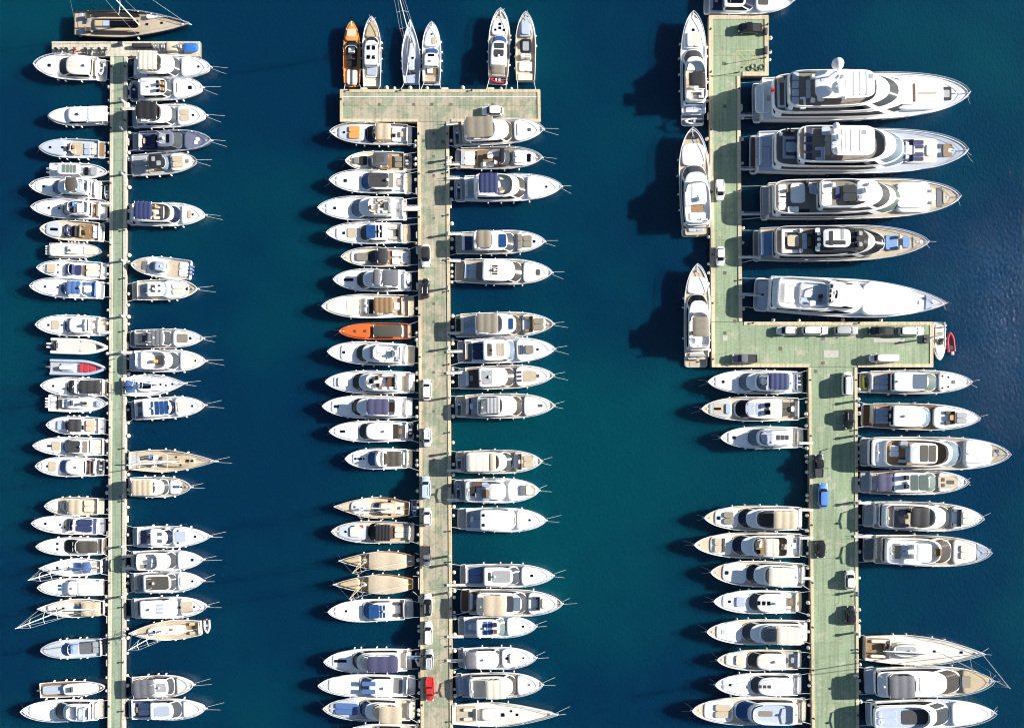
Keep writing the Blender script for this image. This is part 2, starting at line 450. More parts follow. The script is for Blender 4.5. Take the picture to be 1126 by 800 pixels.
    def dome(self, x, y, z, r, parent, stalk=0):
        mb = MB(); z += stalk
        if stalk: mb.tube([(x, y, z - stalk - .02), (x, y, z + .1)], r * .25, 6)
        mb.loft([[(x + r * q * cos(2 * pi * k / 12), y + r * q * sin(2 * pi * k / 12), z + zz * r) for k in range(12)] for q, zz in ((.55, 0), (.9, .2), (1, .55), (.85, 1.0), (.5, 1.3), (.1, 1.4))], True, True)
        mb.build('radar_dome', M('w'), parent)

    def house(self, ca, cf, cb, w, kw):
        l = int(kw.get('l', 1)); xa0 = self.X(ca, 2.5); z0 = self.Zl(l, xa0) - .02; h = float(kw.get('h', self.h)); zr = z0 + h
        xa, xf = self.X(ca, zr), self.X(cf, zr)
        zsill = z0 + h * .32
        xb = self.X(cb, zsill)
        if l == 1: zsill = max(zsill, self.dk(xb) + .12)
        W = min(w * 1.06, .92) * self.B / 2 if w > .6 else w * self.B / 2; rc = M(kw.get('rc', 'w')); gc = M(kw.get('gc', 'K'), 'glass'); nf = float(kw.get('nf', 3.0)); n = 40
        cl = (lambda x: max(.1, self.hb(x) * .93 - .12)) if l == 1 else None
        r0 = at(se(xa, xb + .12, W, nf, 9, n, 0, cl), z0 - .05); r1 = at(se(xa, xb, W * .995, nf, 9, n, 0, cl), zsill)
        ztop = zr - .12
        sill2 = zsill + (ztop - zsill) * .12
        r1b = at(se(xa + .02, xb + (xf - xb) * .12, W * .985, nf, 9, n, 0, cl), sill2)
        r2 = at(se(xa + .05, xf, W * .90, nf, 9, n), ztop); r3 = at(se(xa - .15, xf + .10, W * .93, nf, 9, n), zr - .07)
        r4 = at(se(xa, xf - .05, W * .90, nf, 9, n), zr - .01); r5 = at(se(xa + .15, xf - .3, W * .80, nf, 9, n), zr + .03)
        R = [r0, r1, r1b, r2, r3, r4, r5]; V = [p for r in R for p in r]; cab = []; ws = []; sd = {1: [], -1: []}; back = []
        for i in range(len(R) - 1):
            for k in range(n):
                k2 = (k + 1) % n; f = [i * n + k, i * n + k2, (i + 1) * n + k2, (i + 1) * n + k]
                th = (360.0 * (k + .5) / n + 180) % 360 - 180
                if i == 2 and abs(th) < 58: ws.append(f)
                elif i == 2 and 66 < abs(th) < 124: sd[1 if th > 0 else -1].append(f)
                elif i == 2 and abs(th) > 150: back.append(f)
                else: cab.append(f)
        cab.append([(len(R) - 1) * n + k for k in range(n)])
        v, f = compact(V, cab); o = obj('deckhouse', v, f, rc, self.root)
        v, f = compact(V, ws); obj('windshield', v, f, gc, self.root)
        for sg in (1, -1): v, f = compact(V, sd[sg]); obj('side_window', v, f, M('K', 'glass'), self.root)
        v, f = compact(V, back); obj('saloon_door', v, f, M('K', 'glass'), self.root)
        self.lev[l + 1] = zr + .03; self.lev[('house', l + 1)] = W * .8

    def fly(self, ca, cf, w, col, kw):
        self.hasfly = True
        l = int(kw.get('l', 2)); z = self.Zl(l, self.X(ca, 3)) - .02; h = float(kw.get('h', .62)); t = .14
        xa, xf = sorted((self.X(ca, z + h), self.X(cf, z + h))); W = w * self.B / 2; nf = float(kw.get('nf', 3)); n = 36
        if kw.get('fl'): nf = float(kw['fl'])
        def ring(d, zz): return at(se(xa + d, xf - d * 1.2, W - d, nf, 7, n), zz)
        mb = MB(); mb.loft([ring(-.02, z - .18), ring(-.08, z + h * .6), ring(0, z + h - .02), ring(.03, z + h), ring(t, z + h), ring(t + .02, z + .04)], False)
        mb.build('flybridge_coaming', M(kw.get('rc', 'w')), self.root)
        mb = MB(); mb.loft([ring(.05, z - .1), ring(.05, z + .06)]); mb.build('flybridge_floor', M(col, 'deck'), self.root)
        self.lev[l] = z + .06; 
        R = [ring(.10, z + h), ring(.22, z + h + .38)]; V = [p for r in R for p in r]; f = []
        for k in range(n):
            th = (360.0 * (k + .5) / n + 180) % 360 - 180
            if abs(th) < 70: k2 = (k + 1) % n; f.append([k, k2, n + k2, n + k])
        if kw.get('ws', '1') == '1':
            v, f = compact(V, f); obj('flybridge_screen', v, f, M(kw.get('gc', 'M'), 'glass'), self.root)

    def bimini(self, x0, x1, w, z, base, col, n):
        nx, ny = 6 * n, 10; V = []; 
        for i in range(nx + 1):
            s_ = i / nx; x = x0 + (x1 - x0) * s_; e = 4 * s_ * (1 - s_)
            for j in range(ny + 1):
                q = -1 + 2 * j / ny
                V.append((x, q * (w if w < self.B * .45 else min(w, self.hb(x) * .97)) * (1 - .03 * (1 - e)), z + .14 * (1 - q ** 4) + .06 * abs(sin(pi * n * s_)) + .1 * (1 - (2 * s_ - 1) ** 6) - .1))
        F_ = [[i * (ny + 1) + j, (i + 1) * (ny + 1) + j, (i + 1) * (ny + 1) + j + 1, i * (ny + 1) + j + 1] for i in range(nx) for j in range(ny)]
        edge = [i * (ny + 1) for i in range(nx + 1)] + [nx * (ny + 1) + j for j in range(1, ny + 1)] + [i * (ny + 1) + ny for i in range(nx - 1, -1, -1)] + [j for j in range(ny - 1, 0, -1)]
        b0 = len(V)
        for e in edge: V.append((V[e][0], V[e][1], V[e][2] - .12))
        for q in range(len(edge)): q2 = (q + 1) % len(edge); F_.append([edge[q], b0 + q, b0 + q2, edge[q2]])
        obj('canopy', V, F_, M(col, 'fab'), self.root, True, 60)
        mb = MB()
        for i in range(n + 1):
            x = x0 + (x1 - x0) * (.02 + .96 * i / n); xb = x0 + (x1 - x0) * (.3 + .4 * i / n)
            if w > self.B * .45: continue
            for sg in (1, -1): mb.tube([(xb, sg * w * .97, base), (x, sg * w * .97, z)], .035, 4)
            mb.tube([(x, -w * .97, z), (x, 0, z + .02), (x, w * .97, z)], .03, 4)
        if not mb.v: mb.tube([(x0, 0, z + .02), (x1, 0, z + .02)], .05, 6); mb.tube([(x0 + .1, 0, base), (x0 + .1, 0, z)], .05, 6)
        mb.build('canopy_frame', STEEL, self.root)

    def hardtop(self, x0, x1, w, z, base, col, n):
        r = se(x0, x1, w, 5, 6, 32); mb = MB(); mb.loft([at(shrink(r, .1), z - .05), at(r, z), at(r, z + .06), at(shrink(r, .18), z + .13)], True, True)
        mb.build('hardtop', M(col), self.root)
        mb = MB()
        for u in (.12, .88):
            for sg in (1, -1): mb.tube([(x0 + (x1 - x0) * u - .2, sg * w * .88, base), (x0 + (x1 - x0) * u, sg * w * .84, z)], .06, 5)
        mb.build('hardtop_post', STEEL, self.root)

    def screen(self, l, ca, cb, w, col, kw):
        l = int(l); xb = self.X(cb, 1.6); z = self.dk(xb) if l == 1 else self.Zl(l); h = float(kw.get('h', .75)); n = 40
        xb = self.X(cb, z + .1); xt = self.X(ca, z + h); W = w * self.B / 2; back = xt - max(1.0, 1.6 * W)
        R = [at(se(back, xb, W, 2.6, 6, n), z - .1), at(se(back, xt, W * .9, 2.6, 6, n), z + h)]; V = R[0] + R[1]; f = []
        for k in range(n):
            th = (360.0 * (k + .5) / n + 180) % 360 - 180
            if abs(th) < 80: k2 = (k + 1) % n; f.append([k, k2, n + k2, n + k])
        v, f = compact(V, f); obj('windshield', v, f, M(col, 'glass'), self.root)
        mb = MB(); mb.tube([R[1][k % n] for k in range(-8, 9)], .05, 5); mb.build('windshield_frame', STEEL, self.root)
        r = se(back + .1, xb + .05, W * 1.0, 2.6, 6, n); 

    def outboard(self, y, col):
        mb = MB(); r = se(-.75, .05, .22, 4, 3, 16, y); mb.loft([at(shrink(r, .08), .55), at(r, .7), at(r, 1.05), at(shrink(r, .06), 1.2)], True, True)
        o = mb.build('outboard_motor', M(col), self.root)
        mb = MB(); mb.box(-.45, -.15, y - .09, y + .09, -.4, .6); mb.box(-.1, .1, y - .15, y + .15, .3, .75); mb.build('outboard_leg', M('d'), o)

    def gangway(self, y, kw):
        Lg = float(kw.get('len', 2.6)) if self.edge is None else min(6.0, abs(self.edge - self.sw[0]) + .7); yy = y * self.B / 2; x = float(kw.get('x', 1.2)); z0 = self.zs(0) - .1; z1 = 1.45 if self.row[0] != 'l' else .95
        mb = MB(); w = .26
        mb.box(-Lg, x, yy - w, yy + w, z1 + .02, z1 + .09)
        o = mb.build('gangway', M(kw.get('col', 'c')), self.root)
        mb = MB()
        for sg in (1, -1):
            for i in range(5):
                xx = -Lg + (Lg + x) * i / 4; mb.tube([(xx, yy + sg * w, z1 + .05), (xx, yy + sg * w, z1 + .7)], .025, 4)
            mb.tube([(-Lg, yy + sg * w, z1 + .7), (x, yy + sg * w, z1 + .7)], .02, 4)
        mb.build('gangway_rail', STEEL, o)

    def bow_rail(self):
        L = self.L; mb = MB(); pts = {1: [], -1: []}; N = 14
        for sg in (1, -1):
            for i in range(N + 1):
                x = L * (.42 + .58 * (1 - (1 - i / N) ** 1.3)); h = self.hb(x); z = self.zs(x); up = .62 * min(1, .25 + i / 4)
                pts[sg].append((x + .10 * i / N, sg * max(.05, h - .02), z + up))
                if i % 2 == 0: mb.tube([(x, sg * max(.03, h - .08), z), pts[sg][-1]], .028, 4)
        for sg in (1, -1):
            mb.tube(pts[sg], .042, 5)
            mb.tube([(q[0] - .02, q[1], q[2] - .3 * min(1, .25 + i / 4)) for i, q in enumerate(pts[sg])], .022, 4)
        mb.tube([pts[1][-1], (L + .2, 0, pts[1][-1][2]), pts[-1][-1]], .042, 5)
        mb.build('bow_rail', STEEL, self.root)
        mb = MB(); mb.tube([(L - .5, 0, self.zs(L) - .03), (L + .15, 0, self.zs(L) - .02), (L + .3, 0, self.zs(L) - .35)], .1, 6); mb.build('anchor', STEEL, self.root)

    def clutter(self, cat, spec):
        L, B, root = self.L, self.B, self.root; rnd = random.Random(int(self.sw[0] * 3 + self.sw[1] * 11)); kinds = [q.split()[0] for q in spec.split(';') if q.split()]
        if cat in ('inflatable boat',): return
        x = L - max(.9, .06 * L); z = self.dk(x); mb = MB(); cushion(mb, x - .22, x + .22, .14, z, .22, 0, 4, 4, 12); mb.tube([(x + .2, 0, z + .12), (L - .1, 0, self.zs(L) + .02)], .035, 4); mb.build('windlass', STEEL, root)
        for t in (.12, .5, .86):
            for sg in (1, -1): x = self.p + (L - self.p) * t; inst('cleat', CLEAT, root, (x, sg * (self.hb(x) - .07), self.zs(x) + .01))
        if cat == 'yacht' and self.p > .3 and self.B > 3.2:
            x = self.p + .12; z = self.dk(x); mb = MB(); cushion(mb, x, x + .55, B * .30, z, .45); cushion(mb, x - .05, x + .12, B * .32, z + .3, .45); mb.build('aft_bench', M(rnd.choice('wwcgs'), 'fab'), root)
            if rnd.random() < .5: mb = MB(); cushion(mb, x + .8, x + 1.5, .6, z + .5, .08, 0, 4, 4, 14, None, .03); mb.tube([(x + 1.15, 0, z), (x + 1.15, 0, z + .52)], .07, 6); mb.build('cockpit_table', M(rnd.choice('tTwg'), 'fab'), root)
        if 'H' in kinds:
            top = self.lev.get('top', None); z = self.lev.get(2, 3)
            hs = [q.split() for q in spec.split(';') if q.split() and q.split()[0] == 'H'][-1]; cf = float(hs[2]); ca = float(hs[1])
            if 'F' not in kinds:
                xr = self.X(ca + (cf - ca) * .35, z); zt = z
                if 'd' not in kinds and rnd.random() < .75: self.dome(xr, 0, zt, rnd.uniform(.22, .32), root)
                for sg in (1, -1): mb = MB(); mb.tube([(xr - .3, sg * B * .22, zt - .05), (xr - .9, sg * B * .24, zt + rnd.uniform(1.2, 2.0))], .022, 4); mb.build('antenna', M('w'), root)
            elif L < 34:
                xr = self.X(ca, z) + .5; mb = MB(); w = B * .30
                for dx in (0, .25): mb.tube([(xr - .2 + dx, w, z + .4), (xr + dx, w * .9, z + 1.1), (xr + dx, 0, z + 1.25), (xr + dx, -w * .9, z + 1.1), (xr - .2 + dx, -w, z + .4)], .06, 5)
                ar = mb.build('radar_mast', M('w'), root); self.dome(xr + .12, rnd.choice((-.4, 0, .4)), z + 1.25, .28, ar)

    def fenders(self, c):
        rnd = random.Random(int(self.sw[1] * 10))
        for sg in (1, -1):
            for t in (.22, .38, .54, .68):
                t += rnd.uniform(-.04, .04)
                if rnd.random() < .12: continue
                x = self.p + (self.L - self.p) * t
                k = .8 + .35 * min(1, self.L / 24)
                inst('fender', FENDER_MESH[c], self.root, (x, sg * (self.hb(x) + .13 * k), self.zs(x) * .62), 0, (k, k, k))

    def lines(self, how):
        rnd = random.Random(int(self.sw[1] * 7 + self.sw[0])); L = self.L
        how = str(how)
        if how != 'stern':
            mb = MB()
            for sg in (1, -1) if L > 13 else (1,):
                l = rnd.uniform(2.4, 4.6) if self.row in ('le', 'me', 're', 'rs') else rnd.uniform(1.2, 2.6); dy = sg * rnd.uniform(.2, 1.0); z = self.zs(L)
                mb.tube([(L - .3 + l * u, sg * .2 + dy * u, z * (1 - u) ** 1.15 - .35 * u) for u in (0, .25, .5, .75, 1)], .016, 4)
            mb.build('mooring_line', ROPE, self.root)
        if self.edge is not None or how == 'stern':
            gap = 3.0 if self.edge is None else max(.4, min(8.0, abs((self.edge - self.sw[0]) if self.horiz else (self.edge - self.sw[1]))))
            mb = MB(); zp = 1.4 if self.row[0] != 'l' else .9
            for sg in (1, -1):
                y0 = sg * self.B * .4; dy = sg * rnd.uniform(-.5, .9)
                z0 = self.zs(0) * .85
                mb.tube([(self.p * .8 - (gap + self.p * .8 + .25) * u, y0 + dy * u, z0 + (zp - z0) * u - .5 * u * (1 - u)) for u in (0, .33, .66, 1)], .045, 4)
            mb.build('stern_line', ROPE, self.root)

    def mast(self, a, kw):
        x = self.X(float(a[1]), 1.5); h = float(a[2]); z = self.dk(x); col = M(kw.get('col', 'w')); n = 3 if h > 15 else 2; L = self.L
        mb = MB(); mb.tube([(x, 0, z - .3), (x, 0, z + h * .6), (x, 0, z + h)], .10 * float(kw.get('r', 1)), 8, .065); m = mb.build('mast', col, self.root)
        mb = MB()
        for i in range(n):
            zz = z + h * (i + 1) / (n + .9); w = self.B * (.36 - .07 * i); mb.tube([(x - .35, w, zz), (x, 0, zz + .1), (x - .35, -w, zz)], .03, 5)
        mb.build('spreader', col, m)
        mb = MB(); top = z + h
        mb.tube([(x, 0, top - .2), (L - .3, 0, self.zs(L))], .018 if not kw.get('furl') else .07, 5)
        mb.tube([(x, 0, top), (.3, 0, self.zs(0) + .1)], .014, 4)
        for sg in (1, -1):
            y1 = sg * self.hb(x) * .95
            pts = [(x, y1, self.zs(x))] + [(x - .35, sg * self.B * (.36 - .07 * i), z + h * (i + 1) / (n + .9)) for i in range(n)] + [(x, 0, top - .3)]
            mb.tube(pts, .014, 4)
        mb.build('rigging', STEEL, m)
        if 'b' in kw:
            xb = self.X(float(kw['b']), 2.5); mb = MB(); mb.tube([(x - .1, 0, z + 1.7), (xb, float(kw.get('by', 0)), z + 1.85)], .13, 6)
            bo = mb.build('boom', col, self.root)
            mb = MB(); ln = abs(x - xb)
            mb.loft([[(x - .3 - (ln - .6) * u, .0 + q[0] * (1 - .5 * u) + float(kw.get('by', 0)) * u, z + 1.95 + q[1] * (1 - .4 * u)) for q in ((.2, 0), (.12, .3), (0, .4), (-.12, .3), (-.2, 0))] for u in (0, .3, .6, 1)], True, True)
            mb.build('furled_sail', M(kw.get('sail', 'c'), 'fab'), bo)

    def tender(self, c, col, length, Y, kw):
        TENDERS.append((self, c, col, length, Y, kw))

TENDERS = []

# ------------------------------------------------------------------ water
def make_water():
    m, n, l, bs = nodes_mat('sea_water')
    tc = n.new('ShaderNodeTexCoord')
    big = n.new('ShaderNodeTexNoise'); big.inputs['Scale'].default_value = 0.022; big.inputs['Detail'].default_value = 4; big.inputs['Roughness'].default_value = .5
    l.new(tc.outputs['Object'], big.inputs['Vector'])
    # the bottom rises between the middle and the right pier, where the water turns greener
    vd = n.new('ShaderNodeVectorMath'); vd.operation = 'DISTANCE'; vd.inputs[1].default_value = (wx(620), wy(520), 0); l.new(tc.outputs['Object'], vd.inputs[0])
    mr = n.new('ShaderNodeMapRange'); mr.interpolation_type = 'SMOOTHSTEP'; mr.inputs[1].default_value = 62; mr.inputs[2].default_value = 4; mr.inputs[3].default_value = -.10; mr.inputs[4].default_value = .2; l.new(vd.outputs['Value'], mr.inputs[0])
    sm = n.new('ShaderNodeMath'); sm.operation = 'ADD'; l.new(big.outputs[0], sm.inputs[0]); l.new(mr.outputs[0], sm.inputs[1])
    cr = n.new('ShaderNodeValToRGB'); l.new(sm.outputs[0], cr.inputs[0])
    cr.color_ramp.elements[0].position = .35; cr.color_ramp.elements[0].color = (.0004, .024, .064, 1)
    cr.color_ramp.elements[1].position = .68; cr.color_ramp.elements[1].color = (.0004, .054, .076, 1)
    l.new(cr.outputs[0], bs.inputs['Base Color'])
    bs.inputs['Subsurface Weight'].default_value = 1.0; bs.inputs['Subsurface Radius'].default_value = (.25, .8, 1.0); bs.inputs['Subsurface Scale'].default_value = 11.0
    bs.inputs['Roughness'].default_value = .06; bs.inputs['IOR'].default_value = 1.333
    mp = n.new('ShaderNodeMapping'); mp.inputs['Rotation'].default_value = (0, 0, radians(25)); mp.inputs['Scale'].default_value = (1, .55, 1)
    l.new(tc.outputs['Object'], mp.inputs['Vector'])
    w1 = n.new('ShaderNodeTexNoise'); w1.inputs['Scale'].default_value = 1.9; w1.inputs['Detail'].default_value = 5; w1.inputs['Roughness'].default_value = .6; l.new(mp.outputs[0], w1.inputs['Vector'])
    bp = n.new('ShaderNodeBump'); bp.inputs['Strength'].default_value = .85; bp.inputs['Distance'].default_value = .145
    l.new(w1.outputs[0], bp.inputs['Height']); l.new(bp.outputs[0], bs.inputs['Normal'])
    R = 3000
    o = obj('sea_water', [(-R, -R, 0), (R, -R, 0), (R, R, 0), (-R, R, 0)], [[0, 1, 2, 3]], m, None, False)
    tag(o, 'dark blue-green harbour water between the piers', None, None, 'structure')
make_water()

# ------------------------------------------------------------------ piers
def pier_mat(name, green, worn, amount, sc=.35, seam=False):
    m, n, l, bs = nodes_mat(name)
    tc = n.new('ShaderNodeTexCoord')
    a = n.new('ShaderNodeTexNoise'); a.inputs['Scale'].default_value = sc; a.inputs['Detail'].default_value = 9; a.inputs['Roughness'].default_value = .62
    l.new(tc.outputs['Object'], a.inputs['Vector'])
    cr = n.new('ShaderNodeValToRGB'); l.new(a.outputs[0], cr.inputs[0]); cr.color_ramp.elements[0].position = 1 - amount - .035; cr.color_ramp.elements[1].position = 1 - amount + .035
    cr.color_ramp.elements[0].color = (0, 0, 0, 1); cr.color_ramp.elements[1].color = (1, 1, 1, 1)
    f = n.new('ShaderNodeTexNoise'); f.inputs['Scale'].default_value = 2.2; f.inputs['Detail'].default_value = 8; l.new(tc.outputs['Object'], f.inputs['Vector'])
    g1 = n.new('ShaderNodeMix'); g1.data_type = 'RGBA'; l.new(f.outputs[0], g1.inputs[0]); g1.inputs[6].default_value = (*[c * .72 for c in green], 1); g1.inputs[7].default_value = (*[c * 1.22 for c in green], 1)
    g2 = n.new('ShaderNodeMix'); g2.data_type = 'RGBA'; l.new(f.outputs[0], g2.inputs[0]); g2.inputs[6].default_value = (*[c * .7 for c in worn], 1); g2.inputs[7].default_value = (*[c * 1.2 for c in worn], 1)
    mx = n.new('ShaderNodeMix'); mx.data_type = 'RGBA'; l.new(cr.outputs[0], mx.inputs[0]); l.new(g1.outputs[2], mx.inputs[6]); l.new(g2.outputs[2], mx.inputs[7])
    st = n.new('ShaderNodeTexNoise'); st.inputs['Scale'].default_value = .9; st.inputs['Detail'].default_value = 4; l.new(tc.outputs['Object'], st.inputs['Vector'])
    r2 = n.new('ShaderNodeValToRGB'); l.new(st.outputs[0], r2.inputs[0]); r2.color_ramp.elements[0].position = .62; r2.color_ramp.elements[0].color = (1, 1, 1, 1); r2.color_ramp.elements[1].position = .78; r2.color_ramp.elements[1].color = (.62, .6, .56, 1)
    m3 = n.new('ShaderNodeMix'); m3.data_type = 'RGBA'; m3.blend_type = 'MULTIPLY'; m3.inputs[0].default_value = .8; l.new(mx.outputs[2], m3.inputs[6]); l.new(r2.outputs[0], m3.inputs[7])
    mp = n.new('ShaderNodeMapping'); mp.inputs['Scale'].default_value = (2.6, .10, 1); l.new(tc.outputs['Object'], mp.inputs['Vector'])
    tr = n.new('ShaderNodeTexNoise'); tr.inputs['Scale'].default_value = 1.0; tr.inputs['Detail'].default_value = 5; l.new(mp.outputs[0], tr.inputs['Vector'])
    r4 = n.new('ShaderNodeValToRGB'); l.new(tr.outputs[0], r4.inputs[0]); r4.color_ramp.elements[0].position = .36; r4.color_ramp.elements[0].color = (.70, .69, .66, 1); r4.color_ramp.elements[1].position = .56; r4.color_ramp.elements[1].color = (1, 1, 1, 1)
    m4 = n.new('ShaderNodeMix'); m4.data_type = 'RGBA'; m4.blend_type = 'MULTIPLY'; m4.inputs[0].default_value = .75; l.new(m3.outputs[2], m4.inputs[6]); l.new(r4.outputs[0], m4.inputs[7])
    vo = n.new('ShaderNodeTexVoronoi'); vo.feature = 'DISTANCE_TO_EDGE'; vo.inputs['Scale'].default_value = .22; l.new(tc.outputs['Object'], vo.inputs['Vector'])
    wob = n.new('ShaderNodeMath'); wob.operation = 'MULTIPLY_ADD'; wob.inputs[1].default_value = .05; l.new(f.outputs[0], wob.inputs[0]); l.new(vo.outputs['Distance'], wob.inputs[2])
    ck = n.new('ShaderNodeMath'); ck.operation = 'LESS_THAN'; ck.inputs[1].default_value = .031; l.new(wob.outputs[0], ck.inputs[0])
    m5 = n.new('ShaderNodeMix'); m5.data_type = 'RGBA'; m5.blend_type = 'MULTIPLY'; l.new(ck.outputs[0], m5.inputs[0]); l.new(m4.outputs[2], m5.inputs[6]); m5.inputs[7].default_value = (.85, .84, .80, 1)
    m3 = m5
    oi = n.new('ShaderNodeObjectInfo'); hs = n.new('ShaderNodeHueSaturation'); mm = n.new('ShaderNodeMath'); mm.operation = 'MULTIPLY_ADD'; mm.inputs[1].default_value = .16; mm.inputs[2].default_value = .92
    l.new(oi.outputs['Random'], mm.inputs[0]); l.new(mm.outputs[0], hs.inputs['Value']); l.new(m3.outputs[2], hs.inputs['Color'])
    l.new(hs.outputs[0], bs.inputs['Base Color']); bs.inputs['Roughness'].default_value = .85
    bp = n.new('ShaderNodeBump'); bp.inputs['Strength'].default_value = .3; bp.inputs['Distance'].default_value = .02; l.new(f.outputs[0], bp.inputs['Height']); l.new(bp.outputs[0], bs.inputs['Normal'])
    return m
GREEN1 = pier_mat('pier_green_pale', (.28, .345, .24), (.40, .40, .31), .36)
GREEN2 = pier_mat('pier_green_worn', (.27, .305, .205), (.42, .375, .275), .51, .42)
GREEN3 = pier_mat('pier_green', (.27, .345, .215), (.40, .40, .29), .40, .34)
KERBM = pier_mat('kerb_concrete', (.60, .51, .34), (.42, .34, .22), .32, 1.2)
HEADM = pier_mat('head_concrete', (.58, .54, .43), (.45, .40, .30), .35, .6)
COREM = paint('pier_core', (.16, .15, .12), .9, .3, .8)

def lerp2(q, u, v):
    a = [q[0][k] + (q[1][k] - q[0][k]) * u for k in (0, 1)]; c = [q[3][k] + (q[2][k] - q[3][k]) * u for k in (0, 1)]
    return (a[0] + (c[0] - a[0]) * v, a[1] + (c[1] - a[1]) * v)
def prism(mb, poly, z0, z1):
    n = len(poly); mb.add([(x, y, z0) for x, y in poly] + [(x, y, z1) for x, y in poly], [list(range(n))[::-1], list(range(n, 2 * n))] + [[i, (i + 1) % n, n + (i + 1) % n, n + i] for i in range(n)])
def pier_piece(root, px, z, nu, nv, mat, kerbs, wk=.5, kmat=None):
    """px: four corners (top-left, top-right, bottom-right, bottom-left) in photograph pixels; kerbs: which edges ('t','r','b','l') with (from,to)"""
    q = [(wx(x, z), wy(y, z)) for x, y in px]
    mb = MB(); prism(mb, [q[3], q[2], q[1], q[0]], -1.2, z - .03); mb.build('pier_body', COREM, root, False)
    g = .013
    Lu = hypot(q[1][0] - q[0][0], q[1][1] - q[0][1]); Lv = hypot(q[3][0] - q[0][0], q[3][1] - q[0][1])
    for i in range(nu):
        for j in range(nv):
            u0, u1, v0, v1 = i / nu + g / Lu, (i + 1) / nu - g / Lu, j / nv + g / Lv, (j + 1) / nv - g / Lv
            mb = MB(); prism(mb, [lerp2(q, u0, v1), lerp2(q, u1, v1), lerp2(q, u1, v0), lerp2(q, u0, v0)], z - .06, z + random.uniform(-.006, .006))
            mb.build('slab', mat, root, False)
    for e, f0, f1 in kerbs:
        L = Lu if e in 'tb' else Lv; n = max(1, round(L * (f1 - f0) / 5.5))
        for i in range(n):
            a = f0 + (f1 - f0) * i / n + .015 / L; c = f0 + (f1 - f0) * (i + 1) / n - .015 / L; w = wk / (Lv if e in 'tb' else Lu)
            if e == 't': uv = [(a, w), (c, w), (c, -.02 / Lv), (a, -.02 / Lv)]
            elif e == 'b': uv = [(a, 1 + .02 / Lv), (c, 1 + .02 / Lv), (c, 1 - w), (a, 1 - w)]
            elif e == 'l': uv = [(-.02 / Lu, c), (w, c), (w, a), (-.02 / Lu, a)]
            else: uv = [(1 - w, c), (1 + .02 / Lu, c), (1 + .02 / Lu, a), (1 - w, a)]
            mb = MB(); prism(mb, [lerp2(q, *t) for t in uv], z - .35, z + .10 + random.uniform(-.008, .008)); mb.build('kerb_stone', kmat or KERBM, root, False)
    return q

def mesh_of(mb, name, mat, angle=40):
    me = bpy.data.meshes.new(name); me.from_pydata(mb.v, [], mb.f); me.polygons.foreach_set('use_smooth', [True] * len(me.polygons)); me.set_sharp_from_angle(angle=radians(angle)); me.materials.append(mat); return me
mb = MB(); mb.loft([[(r * cos(2 * pi * k / 10), r * sin(2 * pi * k / 10), z) for k in range(10)] for r, z in ((.2, 0), (.16, .06), (.11, .12), (.11, .28), (.2, .34), (.2, .42), (.12, .46))])
BOLLARD = mesh_of(mb, 'bollard', paint('bollard_iron', (.05, .045, .04), .6, .3, 5))
mb = MB(); mb.loft([[(r * cos(2 * pi * k / 10), r * sin(2 * pi * k / 10), z) for k in range(10)] for r, z in ((.08, -.42), (.28, -.32), (.4, -.1), (.42, .05), (.34, .28), (.14, .42), (.06, .5))], True, True)
BUOYF = mesh_of(mb, 'ball_fender', paint('ball_fender', (.70, .68, .60), .5, .15, 3))
mb = MB(); cushion(mb, -.22, .22, .75, -.3, .5, 0, 4, 4, 16); PLATEF = mesh_of(mb, 'plate_fender', paint('plate_fender', (.6, .56, .46), .7, .2, 3))

def pier_edge_bits(root, p0, p1, z, side, seed, gap=2.4):
    """bollards on the kerb and fenders hung over the edge between two photograph points"""
    rnd = random.Random(seed); a = (wx(p0[0], z), wy(p0[1], z)); c = (wx(p1[0], z), wy(p1[1], z)); L = hypot(c[0] - a[0], c[1] - a[1]); d = ((c[0] - a[0]) / L, (c[1] - a[1]) / L); nrm = (side * -d[1], side * d[0])
    s_ = 1.5; k = 0
    while s_ < L - 1:
        x, y = a[0] + d[0] * s_, a[1] + d[1] * s_
        if k % 5 == 0: inst('bollard', BOLLARD, root, (x - nrm[0] * .28, y - nrm[1] * .28, z + .09))
        elif rnd.random() < .8:
            sc = rnd.uniform(.75, 1.1)
            if rnd.random() < .85: inst('ball_fender', BUOYF, root, (x + nrm[0] * (.42 * sc + .03), y + nrm[1] * (.42 * sc + .03), z - .35 + rnd.uniform(-.1, .1)), 0, (sc,) * 3)
            else: inst('plate_fender', PLATEF, root, (x + nrm[0] * .26, y + nrm[1] * .26, z - .2), atan2(d[1], d[0]) - pi / 2 + pi / 2 * 0 + 0, None)
        s_ += gap * rnd.uniform(.45, 1.4); k += 1

Z1, Z2 = .8, 1.3
pl = tag(empty('pier', (0, 0, 0)), 'narrow pale green pier with cream edges, leftmost of the three', 'pier', 'piers')
pier_piece(pl, [(57, 46), (220, 46), (220, 62), (57, 62)], Z1, 8, 1, HEADM, [('t', 0, 1), ('b', 0, .36), ('b', .54, 1)], .35, HEADM)
pier_piece(pl, [(121.5, 62.3), (139.5, 62.3), (137, 840), (118.5, 840)], Z1, 1, 34, GREEN1, [('l', 0, 1), ('r', 0, 1)], .62, HEADM)
pier_edge_bits(pl, (121.3, 66), (118.6, 800), Z1, 1 * -1, 1); pier_edge_bits(pl, (139.5, 66), (137.1, 800), Z1, 1, 2)
pm = tag(empty('pier', (0, 0, 0)), 'T-headed pier of worn green and beige concrete in the middle', 'pier', 'piers')
pier_piece(pm, [(374, 98.5), (594, 98.5), (594.5, 134), (374, 134)], Z2, 7, 2, GREEN2, [('t', 0, 1), ('l', .02, .98), ('r', .02, .98), ('b', 0, .385), ('b', .555, 1)], .6)
